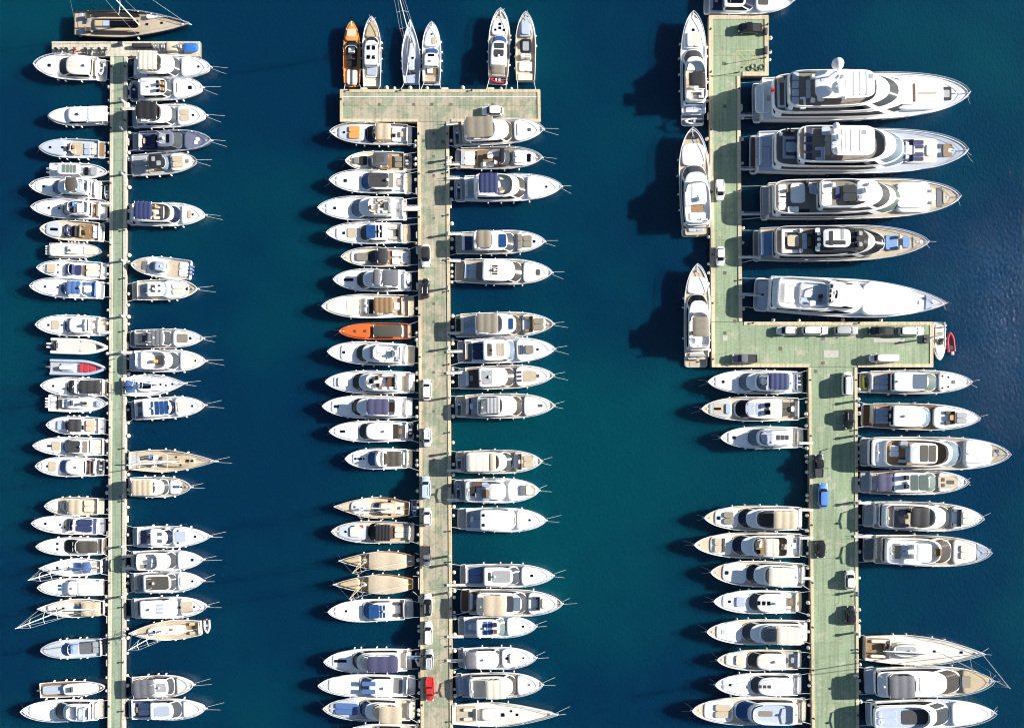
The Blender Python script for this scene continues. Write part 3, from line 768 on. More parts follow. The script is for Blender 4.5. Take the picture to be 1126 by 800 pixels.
pier_piece(pm, [(459, 134.2), (493.5, 134.2), (498, 840), (463, 840)], Z2, 2, 22, GREEN2, [('l', 0, 1), ('r', 0, 1)], .6)
pier_edge_bits(pm, (459, 140), (463, 800), Z2, -1, 3, 2.0); pier_edge_bits(pm, (493.5, 140), (498, 800), Z2, 1, 4, 1.8); pier_edge_bits(pm, (376, 98.5), (592, 98.5), Z2, 1, 5, 3.0)
pier_edge_bits(pm, (374, 102), (374, 130), Z2, -1, 15, 3.0)
pr = tag(empty('pier', (0, 0, 0)), 'broad bright green pier with side arm, rightmost of the three', 'pier', 'piers')
pier_piece(pr, [(779.5, 17), (845, 17), (845, 83.5), (779.8, 83.5)], Z2, 2, 3, GREEN3, [('t', 0, 1), ('r', .02, 1), ('l', .02, 1), ('b', .56, .985)], .85)
pier_piece(pr, [(779.8, 83.8), (813.8, 83.8), (816, 353.5), (782.5, 353.5)], Z2, 1, 9, GREEN3, [('l', 0, 1), ('r', 0, 1)], .75)
pier_piece(pr, [(782.5, 353.8), (1026, 353.8), (1026, 403.5), (782.8, 403.5)], Z2, 8, 2, GREEN3, [('t', .145, 1), ('r', .02, .98), ('l', 0, .98), ('b', 0, .44), ('b', .66, 1)], .7)
pier_piece(pr, [(889, 403.8), (942.5, 403.8), (944.5, 840), (893.5, 840)], Z2, 2, 13, GREEN3, [('l', 0, 1), ('r', 0, 1)], .6)
pier_edge_bits(pr, (889, 410), (893, 800), Z2, -1, 6, 2.2); pier_edge_bits(pr, (942.5, 410), (944.3, 800), Z2, 1, 7, 2.6); pier_edge_bits(pr, (779.6, 25), (782.5, 400), Z2, -1, 8, 3.0)
pier_edge_bits(pr, (814, 90), (816, 350), Z2, 1, 9, 4.5); pier_edge_bits(pr, (820, 353.8), (1020, 353.8), Z2, 1, 10, 4.5); pier_edge_bits(pr, (845, 20), (845, 80), Z2, 1, 11, 3)

# paint lines, man-hole covers and joints worth seeing
YEL = paint('yellow_paint', (.44, .40, .18), .8, .25, 3); WHT = paint('white_paint', (.62, .62, .56), .8, .25, 3); LID = paint('cover_iron', (.14, .12, .10), .8, .3, 4)
def line(root, p0, p1, z, w, mat):
    a = (wx(p0[0], z), wy(p0[1], z)); c = (wx(p1[0], z), wy(p1[1], z)); L = hypot(c[0] - a[0], c[1] - a[1]); n = (-(c[1] - a[1]) / L * w / 2, (c[0] - a[0]) / L * w / 2)
    zz = z + .012
    obj('painted_line', [(a[0] + n[0], a[1] + n[1], zz), (a[0] - n[0], a[1] - n[1], zz), (c[0] - n[0], c[1] - n[1], zz), (c[0] + n[0], c[1] + n[1], zz)], [[0, 1, 2, 3]], mat, root, False)
for p0, p1 in (((809.5, 56), (838, 56)), ((809.5, 56), (809.5, 79)), ((814, 78), (834, 57)), ((825, 79), (840, 63)), ((812, 58), (832, 78)), ((825, 57), (840, 71))): line(pr, p0, p1, Z2, .18, YEL)
line(pm, (376, 106.5), (592, 106.5), Z2, .16, WHT)
def cover(root, px, py, s_, z, mat=LID):
    x, y = wx(px, z), wy(py, z); s_ /= 2; zz = z + .013
    obj('access_cover', [(x - s_, y - s_, zz), (x + s_, y - s_, zz), (x + s_, y + s_, zz), (x - s_, y + s_, zz)], [[0, 1, 2, 3]], mat, root, False)
for px in (377, 417, 455, 475, 496, 542): cover(pm, px, 115, .62, Z2)
for py in (147, 172, 193, 240, 334, 354, 409, 452, 505, 535): cover(pm, 477, py, .55, Z2)
cover(pm, 465.5, 155, .6, Z2); cover(pm, 487, 156, .7, Z2)
for px, py in ((796, 70), (797, 117), (797, 300), (797, 366), (808, 353), (858, 383), (905, 372), (905, 399), (897, 408)): cover(pr, px, py, .75, Z2)
PATCH = paint('bare_concrete_patch', (.44, .42, .37), .9, .2, 2)
def patch(root, x0, y0, x1, y1, z, zz=.010): obj('concrete_patch', [(wx(x, z), wy(y, z), z + zz) for x, y in ((x0, y1), (x1, y1), (x1, y0), (x0, y0))], [[0, 1, 2, 3]], PATCH, root, False)
patch(pr, 906, 385, 922, 393, Z2); patch(pr, 961, 372, 995, 376, Z2); patch(pr, 795, 369, 800, 374, Z2)

# ------------------------------------------------------------------ service pedestals, one by one along the edges
mb = MB(); cushion(mb, -.22, .22, .22, 0, 1.35, 0, 5, 5, 16); PED_B = mesh_of(mb, 'pedestal_post', paint('pedestal_white', (.60, .60, .58), .5))
mb = MB(); cushion(mb, -.3, .3, .3, 1.34, .25, 0, 5, 5, 16); mb.tube([(0, 0, 1.5), (0, 0, 1.85)], .09, 6); PED_T = mesh_of(mb, 'pedestal_cap', paint('pedestal_cap', (.10, .13, .18), .5))
for where, pts, z in (('left', [(135.8, y) for y in (112, 143, 192, 287, 348, 388, 545, 600, 655, 700)], Z1), ('middle', [(491 + y * .004, y) for y in (176, 186, 258, 317, 383, 437, 498, 611, 620, 651)], Z2), ('right', [(939.5, y) for y in (441, 479, 552, 650, 695, 742)], Z2)):
    for i, (px, py) in enumerate(pts):
        e = tag(empty('service_pedestal', (wx(px, z), wy(py, z), z)), 'white power pedestal with dark cap, %s from the top on the %s pier' % (('first second third fourth fifth sixth seventh eighth ninth tenth'.split())[i], where), 'pedestal', 'service pedestals on the %s pier' % where)
        inst('pedestal_post', PED_B, e); inst('pedestal_cap', PED_T, e)

# ------------------------------------------------------------------ cars
CARC = {'w': (.78, .78, .77), 's': (.42, .43, .45), 'd': (.045, .05, .055), 'k': (.012, .013, .015), 'b': (.10, .24, .60), 'r': (.55, .03, .03), 'g': (.16, .17, .19), 'l': (.45, .55, .72)}
mb = MB(); mb.loft([[(.33 * q * cos(2 * pi * k / 14), y, .33 * q * sin(2 * pi * k / 14)) for k in range(14)] for q, y in ((.75, -.11), (1, -.08), (1, .08), (.75, .11))], True, True); WHEEL = mesh_of(mb, 'wheel', RUBBER)
mb = MB(); mb.loft([[(.2 * q * cos(2 * pi * k / 10), y, .2 * q * sin(2 * pi * k / 10)) for k in range(10)] for q, y in ((1, -.115), (1, .115))], True, True); RIM = mesh_of(mb, 'rim', STEEL)
def car(kind, label, box, face, col, cat='car', roofc=None):
    z = Z2 + .006; x0, y0, x1, y1 = box; cx, cy = wx((x0 + x1) / 2, z + .8), wy((y0 + y1) / 2, z + .8)
    yaw = {'r': 0, 'u': pi / 2, 'l': pi, 'd': -pi / 2}[face]; L = (abs(x1 - x0) if face in 'rl' else abs(y1 - y0)) * S * .99; W = min(2.05, max(1.75, (abs(y1 - y0) if face in 'rl' else abs(x1 - x0)) * S * .93)) / 2
    e = tag(empty({'van': 'van', 'pickup': 'pickup_truck'}.get(kind, 'parked_car'), (cx, cy, z), yaw), label, cat, 'vehicles parked on the piers')
    pm_ = paint('car_paint_' + col, CARC[col], .28, .04, .7, coat=.8); gm = glass('car_glass', (.012, .014, .018))
    a, bb, belt, roof = {'sedan': (-.40, .24, .82, 1.45), 'suv': (-.46, .26, .95, 1.68), 'hatch': (-.44, .27, .85, 1.5), 'van': (-.49, .36, 1.05, 1.98), 'pickup': (-.10, .28, 1.0, 1.75)}[kind]
    h = L / 2; mb = MB()
    o_ = lambda d, n_=5: se(-h + d, h - d, W - d * .5, 3.6, n_, 28)
    mb.loft([at(o_(.10), .22), at(o_(.0), .42), at(o_(.02), belt - .2), at(o_(.10), belt - .05), at(o_(.22), belt)], True, True)
    body = mb.build('body', pm_, e)
    wb = W * .94; rk = .32 if kind != 'van' else .2
    xa, xf = a * L, bb * L; n = 32
    R = [at(se(xa, xf + .05, wb, 5, 5, n), belt - .04), at(se(xa + .02, xf, wb * .98, 5, 5, n), belt + .05), at(se(xa + (.35 if kind in ('sedan', 'hatch') else .12), xf - rk * 2, wb * .84, 5, 5, n), roof - .1), at(se(xa + (.4 if kind in ('sedan', 'hatch') else .16), xf - rk * 2 - .05, wb * .82, 5, 5, n), roof - .03), at(se(xa + .6, xf - rk * 2 - .3, wb * .66, 5, 5, n), roof)]
    V = [p for r in R for p in r]; parts = {'roof': [], 'windshield': [], 'rear_window': [], 1: [], -1: []}
    for i in range(4):
        for k in range(n):
            k2 = (k + 1) % n; f = [i * n + k, i * n + k2, (i + 1) * n + k2, (i + 1) * n + k]; th = (360 * (k + .5) / n + 180) % 360 - 180
            key = 'roof'
            if i == 1:
                if abs(th) < 38: key = 'windshield'
                elif abs(th) > 142: key = 'rear_window'
                elif 48 < abs(th) < 132: key = 1 if th > 0 else -1
            parts[key].append(f)
    parts['roof'].append([4 * n + k for k in range(n)])
    for key, f in parts.items():
        v, g = compact(V, f); obj(key if isinstance(key, str) else 'side_window', v, g, (pm_ if not roofc else gm if roofc == 'glass' else M(roofc, 'fab')) if key == 'roof' else gm, e)
    if kind == 'pickup':
        mb = MB(); r = lambda d: se(-h + .12 + d, a * L - .05 - d, W * .84 - d, 8, 8, 20); mb.loft([at(r(0), belt), at(r(0), belt + .06), at(r(.1), belt + .06), at(r(.12), belt + .01)], True); mb.build('load_bed', paint('bed_liner', (.03, .03, .033), .8, .2, 4) if col in 'dkg' else pm_, e)
    if kind in ('suv', 'van'):
        mb = MB()
        for sg in (1, -1): mb.tube([(xa + .7, sg * wb * .62, roof + .04), (xf - 1.0, sg * wb * .62, roof + .04)], .03, 4)
        mb.build('roof_rail', STEEL, e)
    for sx in (-.31, .31):
        for sg in (1, -1):
            w_ = inst('wheel', WHEEL, e, (sx * L, sg * (W - .1), .33)); inst('rim', RIM, w_)
    for sg in (1, -1):
        mb = MB(); cushion(mb, h - .42, h - .12, .16, belt - .2, .16, sg * (W - .33), 4, 4, 12); mb.build('headlight', paint('headlight', (.7, .72, .75), .15), e)
        mb = MB(); cushion(mb, -h + .05, -h + .2, .14, belt - .25, .2, sg * (W - .3), 4, 4, 12); mb.build('tail_light', paint('tail_light', (.45, .02, .02), .3), e)
        mb = MB(); cushion(mb, xf - .55, xf - .38, .1, belt, .16, sg * (W + .08), 4, 4, 12); mb.build('mirror', pm_, e)

car('hatch', 'white hatchback parked alone on the middle pier head', (529.5, 116, 553.5, 127.5), 'l', 'w')
car('sedan', 'white convertible with black soft top, uppermost on middle pier stem', (462.5, 268, 473.5, 294), 'd', 'w', 'car', 'k')
car('suv', 'black car directly below the black-roofed white one on middle pier', (462.5, 306, 472.5, 328), 'u', 'k')
car('hatch', 'white car beside the purple-navy bimini yacht on middle pier', (464, 416.5, 474.5, 440), 'u', 'w')
car('suv', 'white car with pale roof parked right of the brown-bimini cruiser', (465, 470, 474.5, 491), 'd', 'w')
car('suv', 'pale blue car with dark windows on middle pier', (463, 523, 473.5, 548.5), 'u', 'l')
car('hatch', 'white car next to the pale blue one on middle pier', (465, 557.5, 474.5, 578.5), 'u', 'w')
car('pickup', 'grey pickup beside the covered gulets', (464.5, 599.5, 474.5, 622), 'd', 'g', 'pickup')
car('suv', 'white car with black glass roof low on middle pier', (465.5, 652, 475.5, 677.5), 'u', 'w', 'car', 'glass')
car('suv', 'all-white car just below the black-glass-roofed one', (466, 682.5, 476, 708.5), 'u', 'w')
car('suv', 'grey car above the red one near the bottom of middle pier', (467, 713, 477, 736), 'u', 's')
car('pickup', 'red pickup near the bottom of middle pier', (467.5, 744, 478, 770), 'd', 'r', 'pickup')
car('pickup', 'black pickup at the top of the right pier', (811, 24, 838, 37.5), 'l', 'k', 'pickup')
car('pickup', 'white pickup beside the all-white yacht along right pier', (786.5, 197, 797, 220.5), 'd', 'w', 'pickup')
car('sedan', 'white car halfway along the upper right pier', (787, 270.5, 797.5, 292.5), 'd', 'w')
car('hatch', 'small white hatchback, first in the row along the arm', (854, 358, 876.5, 368.5), 'l', 'w')
car('suv', 'long white station wagon, second in the row along the arm', (882, 358, 911, 368.5), 'r', 'w')
car('suv', 'silver car, third in the row along the arm', (917.5, 358, 943.5, 368.5), 'r', 's')
car('pickup', 'black pickup, fourth in the row along the arm', (955, 358.5, 984, 369), 'l', 'k', 'pickup')
car('suv', 'white off-roader at the outer end of the row along the arm', (988.5, 358.5, 1016, 369.5), 'r', 'w')
car('pickup', 'dark grey pickup near the lower left corner of the arm', (804.5, 388.5, 833, 400), 'l', 'g', 'pickup')
car('van', 'white delivery van with dark windscreen by the lower edge of the arm', (956, 388.5, 987, 399), 'l', 'w', 'van')
car('van', 'white minibus parked just below the arm', (925, 408.5, 938, 435), 'u', 'w', 'van')
car('suv', 'boxy black off-roader on right edge of right pier', (927.5, 449.5, 940, 472), 'd', 'k')
car('pickup', 'black pickup on left edge of right pier above the blue car', (894.5, 499, 906.5, 525), 'u', 'k', 'pickup')
car('hatch', 'blue car on left edge of right pier', (899.5, 530.5, 911.5, 558.5), 'u', 'b')
car('hatch', 'black hatchback below the blue car on left edge of right pier', (897.5, 593.5, 908, 613.5), 'd', 'k')
car('hatch', 'small white car on right edge of right pier', (929, 626.5, 941, 648), 'u', 'w')
car('hatch', 'small black car below the small white one on right pier', (930, 665.5, 941.5, 687), 'u', 'k')

# ------------------------------------------------------------------ jet ski, gear and clutter
def jet_ski(px, py, z, yaw):
    e = tag(empty('jet_ski', (wx(px, z), wy(py, z), z), yaw), 'lime-yellow jet ski lying across the stern of a white yacht', 'jet ski')
    ym = M('y'); mb = MB(); r = se(-1.5, 1.6, .52, 2.2, 5, 24); mb.loft([at(shrink(r, .15), 0), at(r, .3), at(shrink(r, .05), .42), at(shrink(r, .25), .55)], True, True); mb.build('hull', ym, e)
    mb = MB(); cushion(mb, -1.1, .2, .2, .5, .35, 0, 4, 4, 16); mb.build('seat', M('k', 'fab'), e)
    mb = MB(); cushion(mb, .45, 1.2, .28, .5, .2, 0, 2.5, 4, 16); mb.build('hood', M('d'), e)
    mb = MB(); mb.tube([(.3, -.4, .95), (.4, 0, .9), (.3, .4, .95)], .04, 6); mb.tube([(.4, 0, .5), (.4, 0, .9)], .05, 6); mb.build('handlebar', M('k'), e)
jet_ski(950.3, 420.5, .47, pi / 2 + .05)

def scooter(px, py, yaw, col, label):
    z = Z1 + .006; e = tag(empty('motor_scooter', (wx(px, z + .5), wy(py, z + .5), z), yaw), label, 'scooter', 'scooters on the left pier head')
    pm_ = paint('scooter_' + col, {'k': (.02, .02, .022), 'r': (.5, .02, .02), 'g': (.3, .31, .32), 'd': (.07, .08, .09)}[col], .3, .1, 2, coat=.5)
    for sx in (-.6, .6): w_ = inst('wheel', WHEEL, e, (sx, 0, .28), 0, (.85, .7, .85)); inst('rim', RIM, w_)
    mb = MB(); cushion(mb, -.85, .1, .24, .35, .35, 0, 3, 3, 14); mb.build('body', pm_, e)
    mb = MB(); cushion(mb, -.7, .05, .2, .69, .14, 0, 3, 3, 14); mb.build('seat', RUBBER, e)
    mb = MB(); cushion(mb, .35, .62, .26, .3, .7, 0, 3, 3, 14); mb.build('front_shield', pm_, e)
    mb = MB(); mb.tube([(.45, -.36, 1.02), (.52, 0, .98), (.45, .36, 1.02)], .035, 5); mb.build('handlebar', M('k'), e)
for i, (px, col, lb) in enumerate(((62.5, 'k', 'black scooter at the far left end of left pier head'), (68, 'g', 'grey scooter second from the left end of left pier head'), (74, 'k', 'black scooter left of the red one on left pier head'), (82, 'r', 'red scooter on left pier head'),
        (95, 'd', 'charcoal scooter right of the red one on left pier head'), (101, 'g', 'grey scooter in the middle of left pier head'), (110, 'k', 'black scooter near the left pier stem'), (116, 'd', 'charcoal scooter closest to the left pier stem'))):
    scooter(px, 56.2, pi / 2 + .25 * (-1) ** i, col, lb)

def crate(name, label, cat, box, z, h, mat, lid, ribs=5):
    x0, y0, x1, y1 = box; cx, cy = wx((x0 + x1) / 2, z), wy((y0 + y1) / 2, z); hx, hy = (x1 - x0) * S / 2, (y1 - y0) * S / 2
    e = tag(empty(name, (cx, cy, z)), label, cat); mb = MB(); mb.box(-hx, hx, -hy, hy, .002, h); mb.build('box_body', mat, e, False)
    mb = MB(); r = se(-hx - .05, hx + .05, hy + .05, 9, 9, 24); mb.loft([at(r, h - .02), at(r, h + .05), at(shrink(r, .08), h + .1)]); mb.build('lid', lid, e)
    mb = MB()
    for i in range(ribs): x = -hx + 2 * hx * (i + .5) / ribs; mb.box(x - .04, x + .04, -hy - .03, hy + .03, .1, h - .03)
    mb.build('brace', lid, e, False); return e
DK = paint('box_dark', (.03, .032, .036), .6, .2, 3); GY = paint('box_grey', (.30, .30, .30), .6, .2, 3)
crate('storage_box', 'long black storage box on left pier head', 'box', (147, 50, 168, 53.5), Z1 + .006, .7, DK, DK)
crate('storage_box', 'small dark storage box beside the left pier stem', 'box', (131, 47.5, 136, 51), Z1 + .006, .6, GY, DK, 3)
crate('locker', 'beige locker between winch frames on left pier head', 'locker', (185, 48, 196, 57.5), Z1 + .006, .8, paint('locker_beige', (.5, .45, .34), .7), paint('locker_lid', (.52, .47, .36), .7), 3)
def winch_frame(px, py, label):
    z = Z1 + .006; e = tag(empty('winch_frame', (wx(px, z), wy(py, z), z)), label, 'winch'); mb = MB()
    for sx in (-.5, .5):
        for sy in (-1.0, 1.0): mb.tube([(sx, sy, 0), (sx * .3, 0, 1.5)], .06, 5)
    mb.tube([(-.5, -1, .02), (.5, -1, .02), (.5, 1, .02), (-.5, 1, .02), (-.5, -1, .02)], .05, 5); mb.build('frame', paint('frame_grey', (.14, .15, .16), .5), e)
    mb = MB(); mb.loft([[(x, .35 * q * cos(2 * pi * k / 12), .7 + .35 * q * sin(2 * pi * k / 12)) for k in range(12)] for x, q in ((-.3, 1), (-.28, 1), (-.27, .6), (.27, .6), (.28, 1), (.3, 1))], True, True); mb.build('drum', STEEL, e)
winch_frame(174.5, 53, 'grey winch frame left of the beige locker'); winch_frame(181, 53, 'grey winch frame touching the beige locker'); winch_frame(199, 53, 'grey winch frame beside the blue tarpaulin')
# dinghy under a blue tarpaulin
z = Z1 + .006; e = tag(empty('covered_dinghy', (wx(210, z + .5), wy(52.5, z + .5), z)), 'dinghy under a bright blue tarpaulin on left pier head', 'dinghy')
mb = MB(); r = se(-1.6, 1.6, .95, 3, 6, 24); mb.loft([at(shrink(r, .3), .002), at(r, .3), at(shrink(r, .04), .5)], True, True); mb.build('hull', M('w'), e)
mb = MB(); mb.loft([at(se(-1.66, 1.66, 1.0, 3, 6, 24), .38), at(se(-1.62, 1.62, .97, 3, 6, 24), .56), at(se(-1.2, 1.2, .5, 3, 4, 24), .74), at(se(-.8, .9, .1, 3, 4, 24), .8)]); mb.build('tarpaulin', paint('tarp_blue', (.04, .16, .50), .5, .3, 3, bump=.6), e)
# hose coils and lamp on the spur of the right pier
def coil(px, py, R_, col, label):
    z = Z2 + .006; e = tag(empty('hose_coil', (wx(px, z), wy(py, z), z)), label, 'hose', 'hose coils on the right pier spur')
    m_ = paint('hose_' + col, {'k': (.10, .11, .10), 'g': (.14, .20, .14), 'w': (.4, .38, .33)}[col], .6)
    for nm, rr, zz in (('outer_coil', R_, .05), ('inner_coil', R_ * .72, .06), ('upper_coil', R_ * .86, .14)):
        mb = MB(); mb.tube([(rr * cos(t * pi / 9), rr * sin(t * pi / 9), zz + .01 * sin(t)) for t in range(19)], .035, 5); mb.build(nm, m_, e)
for px, py, R_, c, lb in ((824, 75.5, .55, 'k', 'dark hose coil at the left of the heap on right pier spur'), (829, 73, .6, 'w', 'pale hose coil in the middle of the heap on right pier spur'), (833, 76, .5, 'g', 'green hose coil in front of the pale one on right pier spur'), (838, 74, .6, 'k', 'dark hose coil at the right of the heap on right pier spur')): coil(px, py, R_, c, lb)
def lamp(px, py, h, label):
    z = Z2 + .10; e = tag(empty('lamp_post', (wx(px, z), wy(py, z), z)), label, 'lamp post'); mb = MB(); mb.tube([(0, 0, 0), (0, 0, .3)], .16, 8); mb.build('base', DK, e)
    mb = MB(); mb.tube([(0, 0, .28), (0, 0, h)], .07, 8, .05); mb.build('pole', STEEL, e)
    mb = MB(); cushion(mb, -.3, .3, .14, h - .02, .14, 0, 3, 3, 14); mb.build('lamp_head', DK, e)
lamp(841.5, 63.5, 3.2, 'slim lamp post on right edge of right pier spur'); lamp(812.5, 79.5, 2.2, 'short lamp post at inner corner of right pier spur')
crate('storage_box', 'black storage box on right edge of the right pier spur', 'box', (839.5, 32.5, 843, 39), Z2 + .006, .6, DK, DK, 3)
crate('storage_box', 'black storage box above the lamp post on right pier spur', 'box', (839.5, 53, 843, 60), Z2 + .006, .6, DK, DK, 3)
# davit crane at the end of the arm
z = Z2 + .006; e = tag(empty('davit_crane', (wx(1018, z), wy(372.5, z), z)), 'small dark davit crane at the end of the arm', 'crane')
mb = MB(); cushion(mb, -.7, .7, .9, 0, .5, 0, 5, 5, 16); mb.build('base', DK, e); mb = MB(); mb.tube([(0, 0, .45), (0, 0, 2.6)], .16, 8); mb.build('post', GY, e)
mb = MB(); mb.tube([(-.4, 0, 2.5), (2.0, .6, 3.0)], .11, 6); mb.tube([(0, 0, 1.4), (1.1, .33, 2.75)], .07, 6); mb.build('jib', GY, e)
mb = MB(); mb.tube([(2.0, .6, 2.98), (2.0, .6, 2.0)], .025, 4); mb.build('cable', DK, e)

# ------------------------------------------------------------------ the fleet, traced boat by boat
EDGE = {'lw': wx(119, .8), 'le': wx(139, .8), 'mw': wx(459, 1.3), 'me': wx(495, 1.3), 'mt': wy(98, 1.3), 'rw': wx(890, 1.3), 're': wx(942, 1.3)}
def b(row, zone, name, look, stern, bow, beam, spec, edge='auto', **kw):
    cat = {'sailing_yacht': 'sailboat', 'wooden_gulet': 'sailboat', 'inflatable_boat': 'inflatable boat', 'outboard_boat': 'motorboat', 'sport_cruiser': 'motorboat'}.get(name, 'yacht')
    e = EDGE.get(row) if edge == 'auto' else edge
    return Boat(row, zone, name, look, cat, stern, bow, beam, spec, edge=e, **kw)
MY, FY, SC, OB, SY, IB = 'motor_yacht', 'flybridge_yacht', 'sport_cruiser', 'outboard_boat', 'sailing_yacht', 'inflatable_boat'

# --- left pier, left side
b('lw', 'A1', MY, 'white yacht with cream hardtop and dark wraparound windshield', (780, 235), (80, 190), 245,
  'c 1 300 110 .62 w; H 610 380 305 .76 rc=c; k 5 215 .7 N; f 1 690 620 .7 t; u 1 690 625 .6 t; f 2 600 400 .1 c; d 2 560 r=.3; N 720 w len=2.6', plat=.12)
b('lw', 'A1', MY, 'yacht shrouded completely in a pale white cover', (785, 690), (195, 692), 185,
  'c 1 400 215 .8 c h=.35; H 570 400 345 .8 gc=w rc=w; B 780 580 .82 w n=2 h=1.5; k 2 480 .5 g', rails=False)
b('lw', 'A2', SC, 'silver-blue open cruiser with tan and dark cockpit', (765, 215), (110, 195), 190,
  'c 1 395 130 .7 s h=.2; v 1 420 395 .72 Q; f 1 550 415 .66 t; p 1 480 420 .25 t y=.3; s 1 450 .8 m y=-.1; h 1 425 k y=.1; p 1 625 560 .62 s; f 1 755 700 .7 T; p 1 700 630 .6 c; k 5 225 .5 K; k 5 345 .5 K',
  hull='s', deck='s', plat=.09, rails=False)
b('lw', 'A2', OB, 'white console boat with slatted green-grey hardtop, bow towards pier', (235, 425), (778, 430), 160,
  'v 1 520 550 .6 E; f 1 300 240 .6 w; h 1 500 w; T 295 525 .66 w l=2 h=1.9; f t 340 375 .5 e; f t 382 412 .5 e; f t 418 445 .5 e; f t 452 478 .5 e; f 1 560 600 .5 K; p 1 625 690 .5 g; o 2',
  plat=0, edge=None, lines=False, rails=False)
b('lw', 'A2', FY, 'white flybridge yacht with square taupe bimini and grey tender astern', (725, 610), (40, 572), 205,
  'c 1 250 90 .7 w; H 600 300 245 .78 gc=L; F 590 350 .7 g; s 2 450 .9 w y=.3; u 2 590 500 .6 s; B 480 370 .62 Y n=1; k 5 160 .5 K; f 1 660 610 .7 t; N 770 g len=3 y=.2', plat=.06)
b('lw', 'A3', FY, 'white flybridge yacht with brown cockpit sofa and dark flybridge seats', (780, 150), (55, 115), 195,
  'c 1 345 110 .72 w; H 600 395 338 .78 gc=Q; F 590 385 .7 w; s 2 455 1.2 d y=.3; s 2 445 1.0 b y=-.3; p 2 565 490 .5 w; u 1 700 590 .62 T o=f; k 5 212 .5 K; k 5 312 .5 m; g -.75', plat=.08)
b('lw', 'A3', SC, 'cream open cruiser with teak decks and four dark seats', (755, 360), (120, 322), 200,
  'c 1 340 190 .62 s h=.2; v 1 390 340 .68 L; s 1 405 1.1 n y=.35; s 1 405 1.1 n y=-.25; s 1 470 1.0 k y=.35; s 1 470 1.0 k y=-.25; s 1 470 .9 k y=.05; f 5 300 225 .14 K; f 1 640 500 .72 T; u 1 560 515 .6 y o=a; t 1 600 1.1 T; p 1 730 645 .62 w; f 0 750 735 .7 g',
  hull='c', deck='t', plat=.07, rails=False)
b('lw', 'A3', OB, 'beige-covered tender with four outboards, stern towards open water', (228, 535), (725, 540), 155,
  'c 1 235 700 .88 c h=.25; H 390 515 540 .55 rc=c gc=c h=1.2; p 1 230 385 .8 s h=.33 n=1; p 1 560 690 .55 c h=.35 n=1; o 4', hull='g', deck='c', plat=0, rails=False, edge=None, lines=False)
b('lw', 'A4', SC, 'white sport cruiser with navy seats and cream sun pads', (775, 115), (112, 85), 180,
  'c 1 330 170 .72 w; v 1 400 335 .7 L; s 1 432 1.6 n y=.28 r=.7; s 1 432 1.6 n y=-.28 r=.7; p 1 535 480 .55 n; p 1 715 580 .66 c; p 5 280 195 .5 t; k 5 302 .4 L y=.4; k 5 302 .4 L y=-.4; f 1 580 540 .6 T', plat=.06)
b('lw', 'A4', SC, 'white sport cruiser with blue canopy and blue cockpit sofa', (755, 300), (42, 262), 195,
  'c 1 320 90 .72 w; v 1 378 318 .7 L; B 535 375 .66 b n=3 h=1.7; a 545 .72 l=1 h=1.7; u 1 680 560 .7 b o=f; t 1 605 1.6 w; f 1 720 690 .6 w; k 5 175 .5 K; k 5 297 .4 N', plat=.09)
b('lw', 'A4', MY, 'white hardtop yacht with pale blue windshield and tan sofa', (780, 655), (100, 640), 205,
  'c 1 365 140 .74 w; H 575 410 362 .76 gc=L; p 5 315 235 .45 t h=.1; k 5 208 .5 N; k 5 338 .4 N; u 1 650 580 .66 t; f 1 690 655 .7 w; f 0 770 720 .7 t; a 600 .7 l=1 h=1.9; g .6', plat=.09)
b('lw', 'A5', IB, 'white inflatable with long cream cover, bow towards pier', (238, 130), (778, 148), 160,
  'p 1 290 520 .72 c h=.4 n=1; p 1 520 670 .62 c h=.42 n=1; h 1 310 w; o 2 w', tube='w', hull='w', deck='d', rails=False, fend=None, edge=None, lines=False)
b('lw', 'A5', IB, 'grey inflatable with bright red bow cushions', (230, 340), (757, 352), 160,
  'p 1 330 470 .55 s h=.2 n=1; p 1 330 465 .26 w h=.75 n=1 y=-.05; k 1 380 .5 e y=.3; k 1 425 .5 e y=.3; p 1 515 552 .52 r n=1; p 1 560 610 .5 r n=1; p 1 612 672 .42 r n=1 nf=3; p 1 685 712 .2 r n=1; o 1 d', tube='s', hull='w', deck='g', rails=False, fend=None, edge=None, lines=False)
b('lw', 'A5', SC, 'white cruiser with dark charcoal bimini and brown helm seats', (778, 545), (150, 522), 185,
  'c 1 370 170 .72 w; v 1 440 370 .74 K; s 1 450 1.4 m y=.28 r=.7; s 1 450 1.4 m y=-.25 r=.7; B 720 500 .72 d n=3 h=1.8; f 1 480 440 .6 y; f 1 760 725 .7 t; k 5 255 .5 K; a 490 .75 l=1 h=1.6', plat=.05)
b('lw', 'A5', OB, 'white tender with four white outboards and grey console', (225, 690), (777, 700), 175,
  'p 1 240 282 .7 w; f 1 300 395 .7 t; f 1 290 300 .8 k; s 1 385 .9 s y=.25; s 1 385 .9 s y=-.25; c 1 400 620 .5 w h=.35; h 1 455 s; p 5 540 620 .3 c; s 5 575 .6 k; p 1 680 730 .34 s; o 4 w', plat=0, rails=False, edge=None, lines=False, full=2.8)
b('lw', 'A6', SC, 'small white cruiser with charcoal bimini and peach sun pad', (765, 250), (205, 240), 178,
  'c 1 365 230 .7 w; v 1 395 362 .7 K; p 5 355 298 .5 s; B 530 395 .72 d n=2 h=1.8; p 1 670 578 .62 p; s 1 555 .9 d y=.2; f 1 700 680 .6 w', plat=.1)
b('lw', 'A6', MY, 'white yacht with dark slatted sunroof and cream aft cushions', (750, 455), (75, 442), 185,
  'c 1 345 130 .72 w; H 590 400 343 .78 gc=L; p 5 325 240 .5 t h=.1; f 5 240 195 .12 N; f 2 515 397 .62 d; f 2 590 540 .62 y; d 2 515 r=.3; p 1 750 632 .74 c; u 1 630 600 .7 T', plat=0)
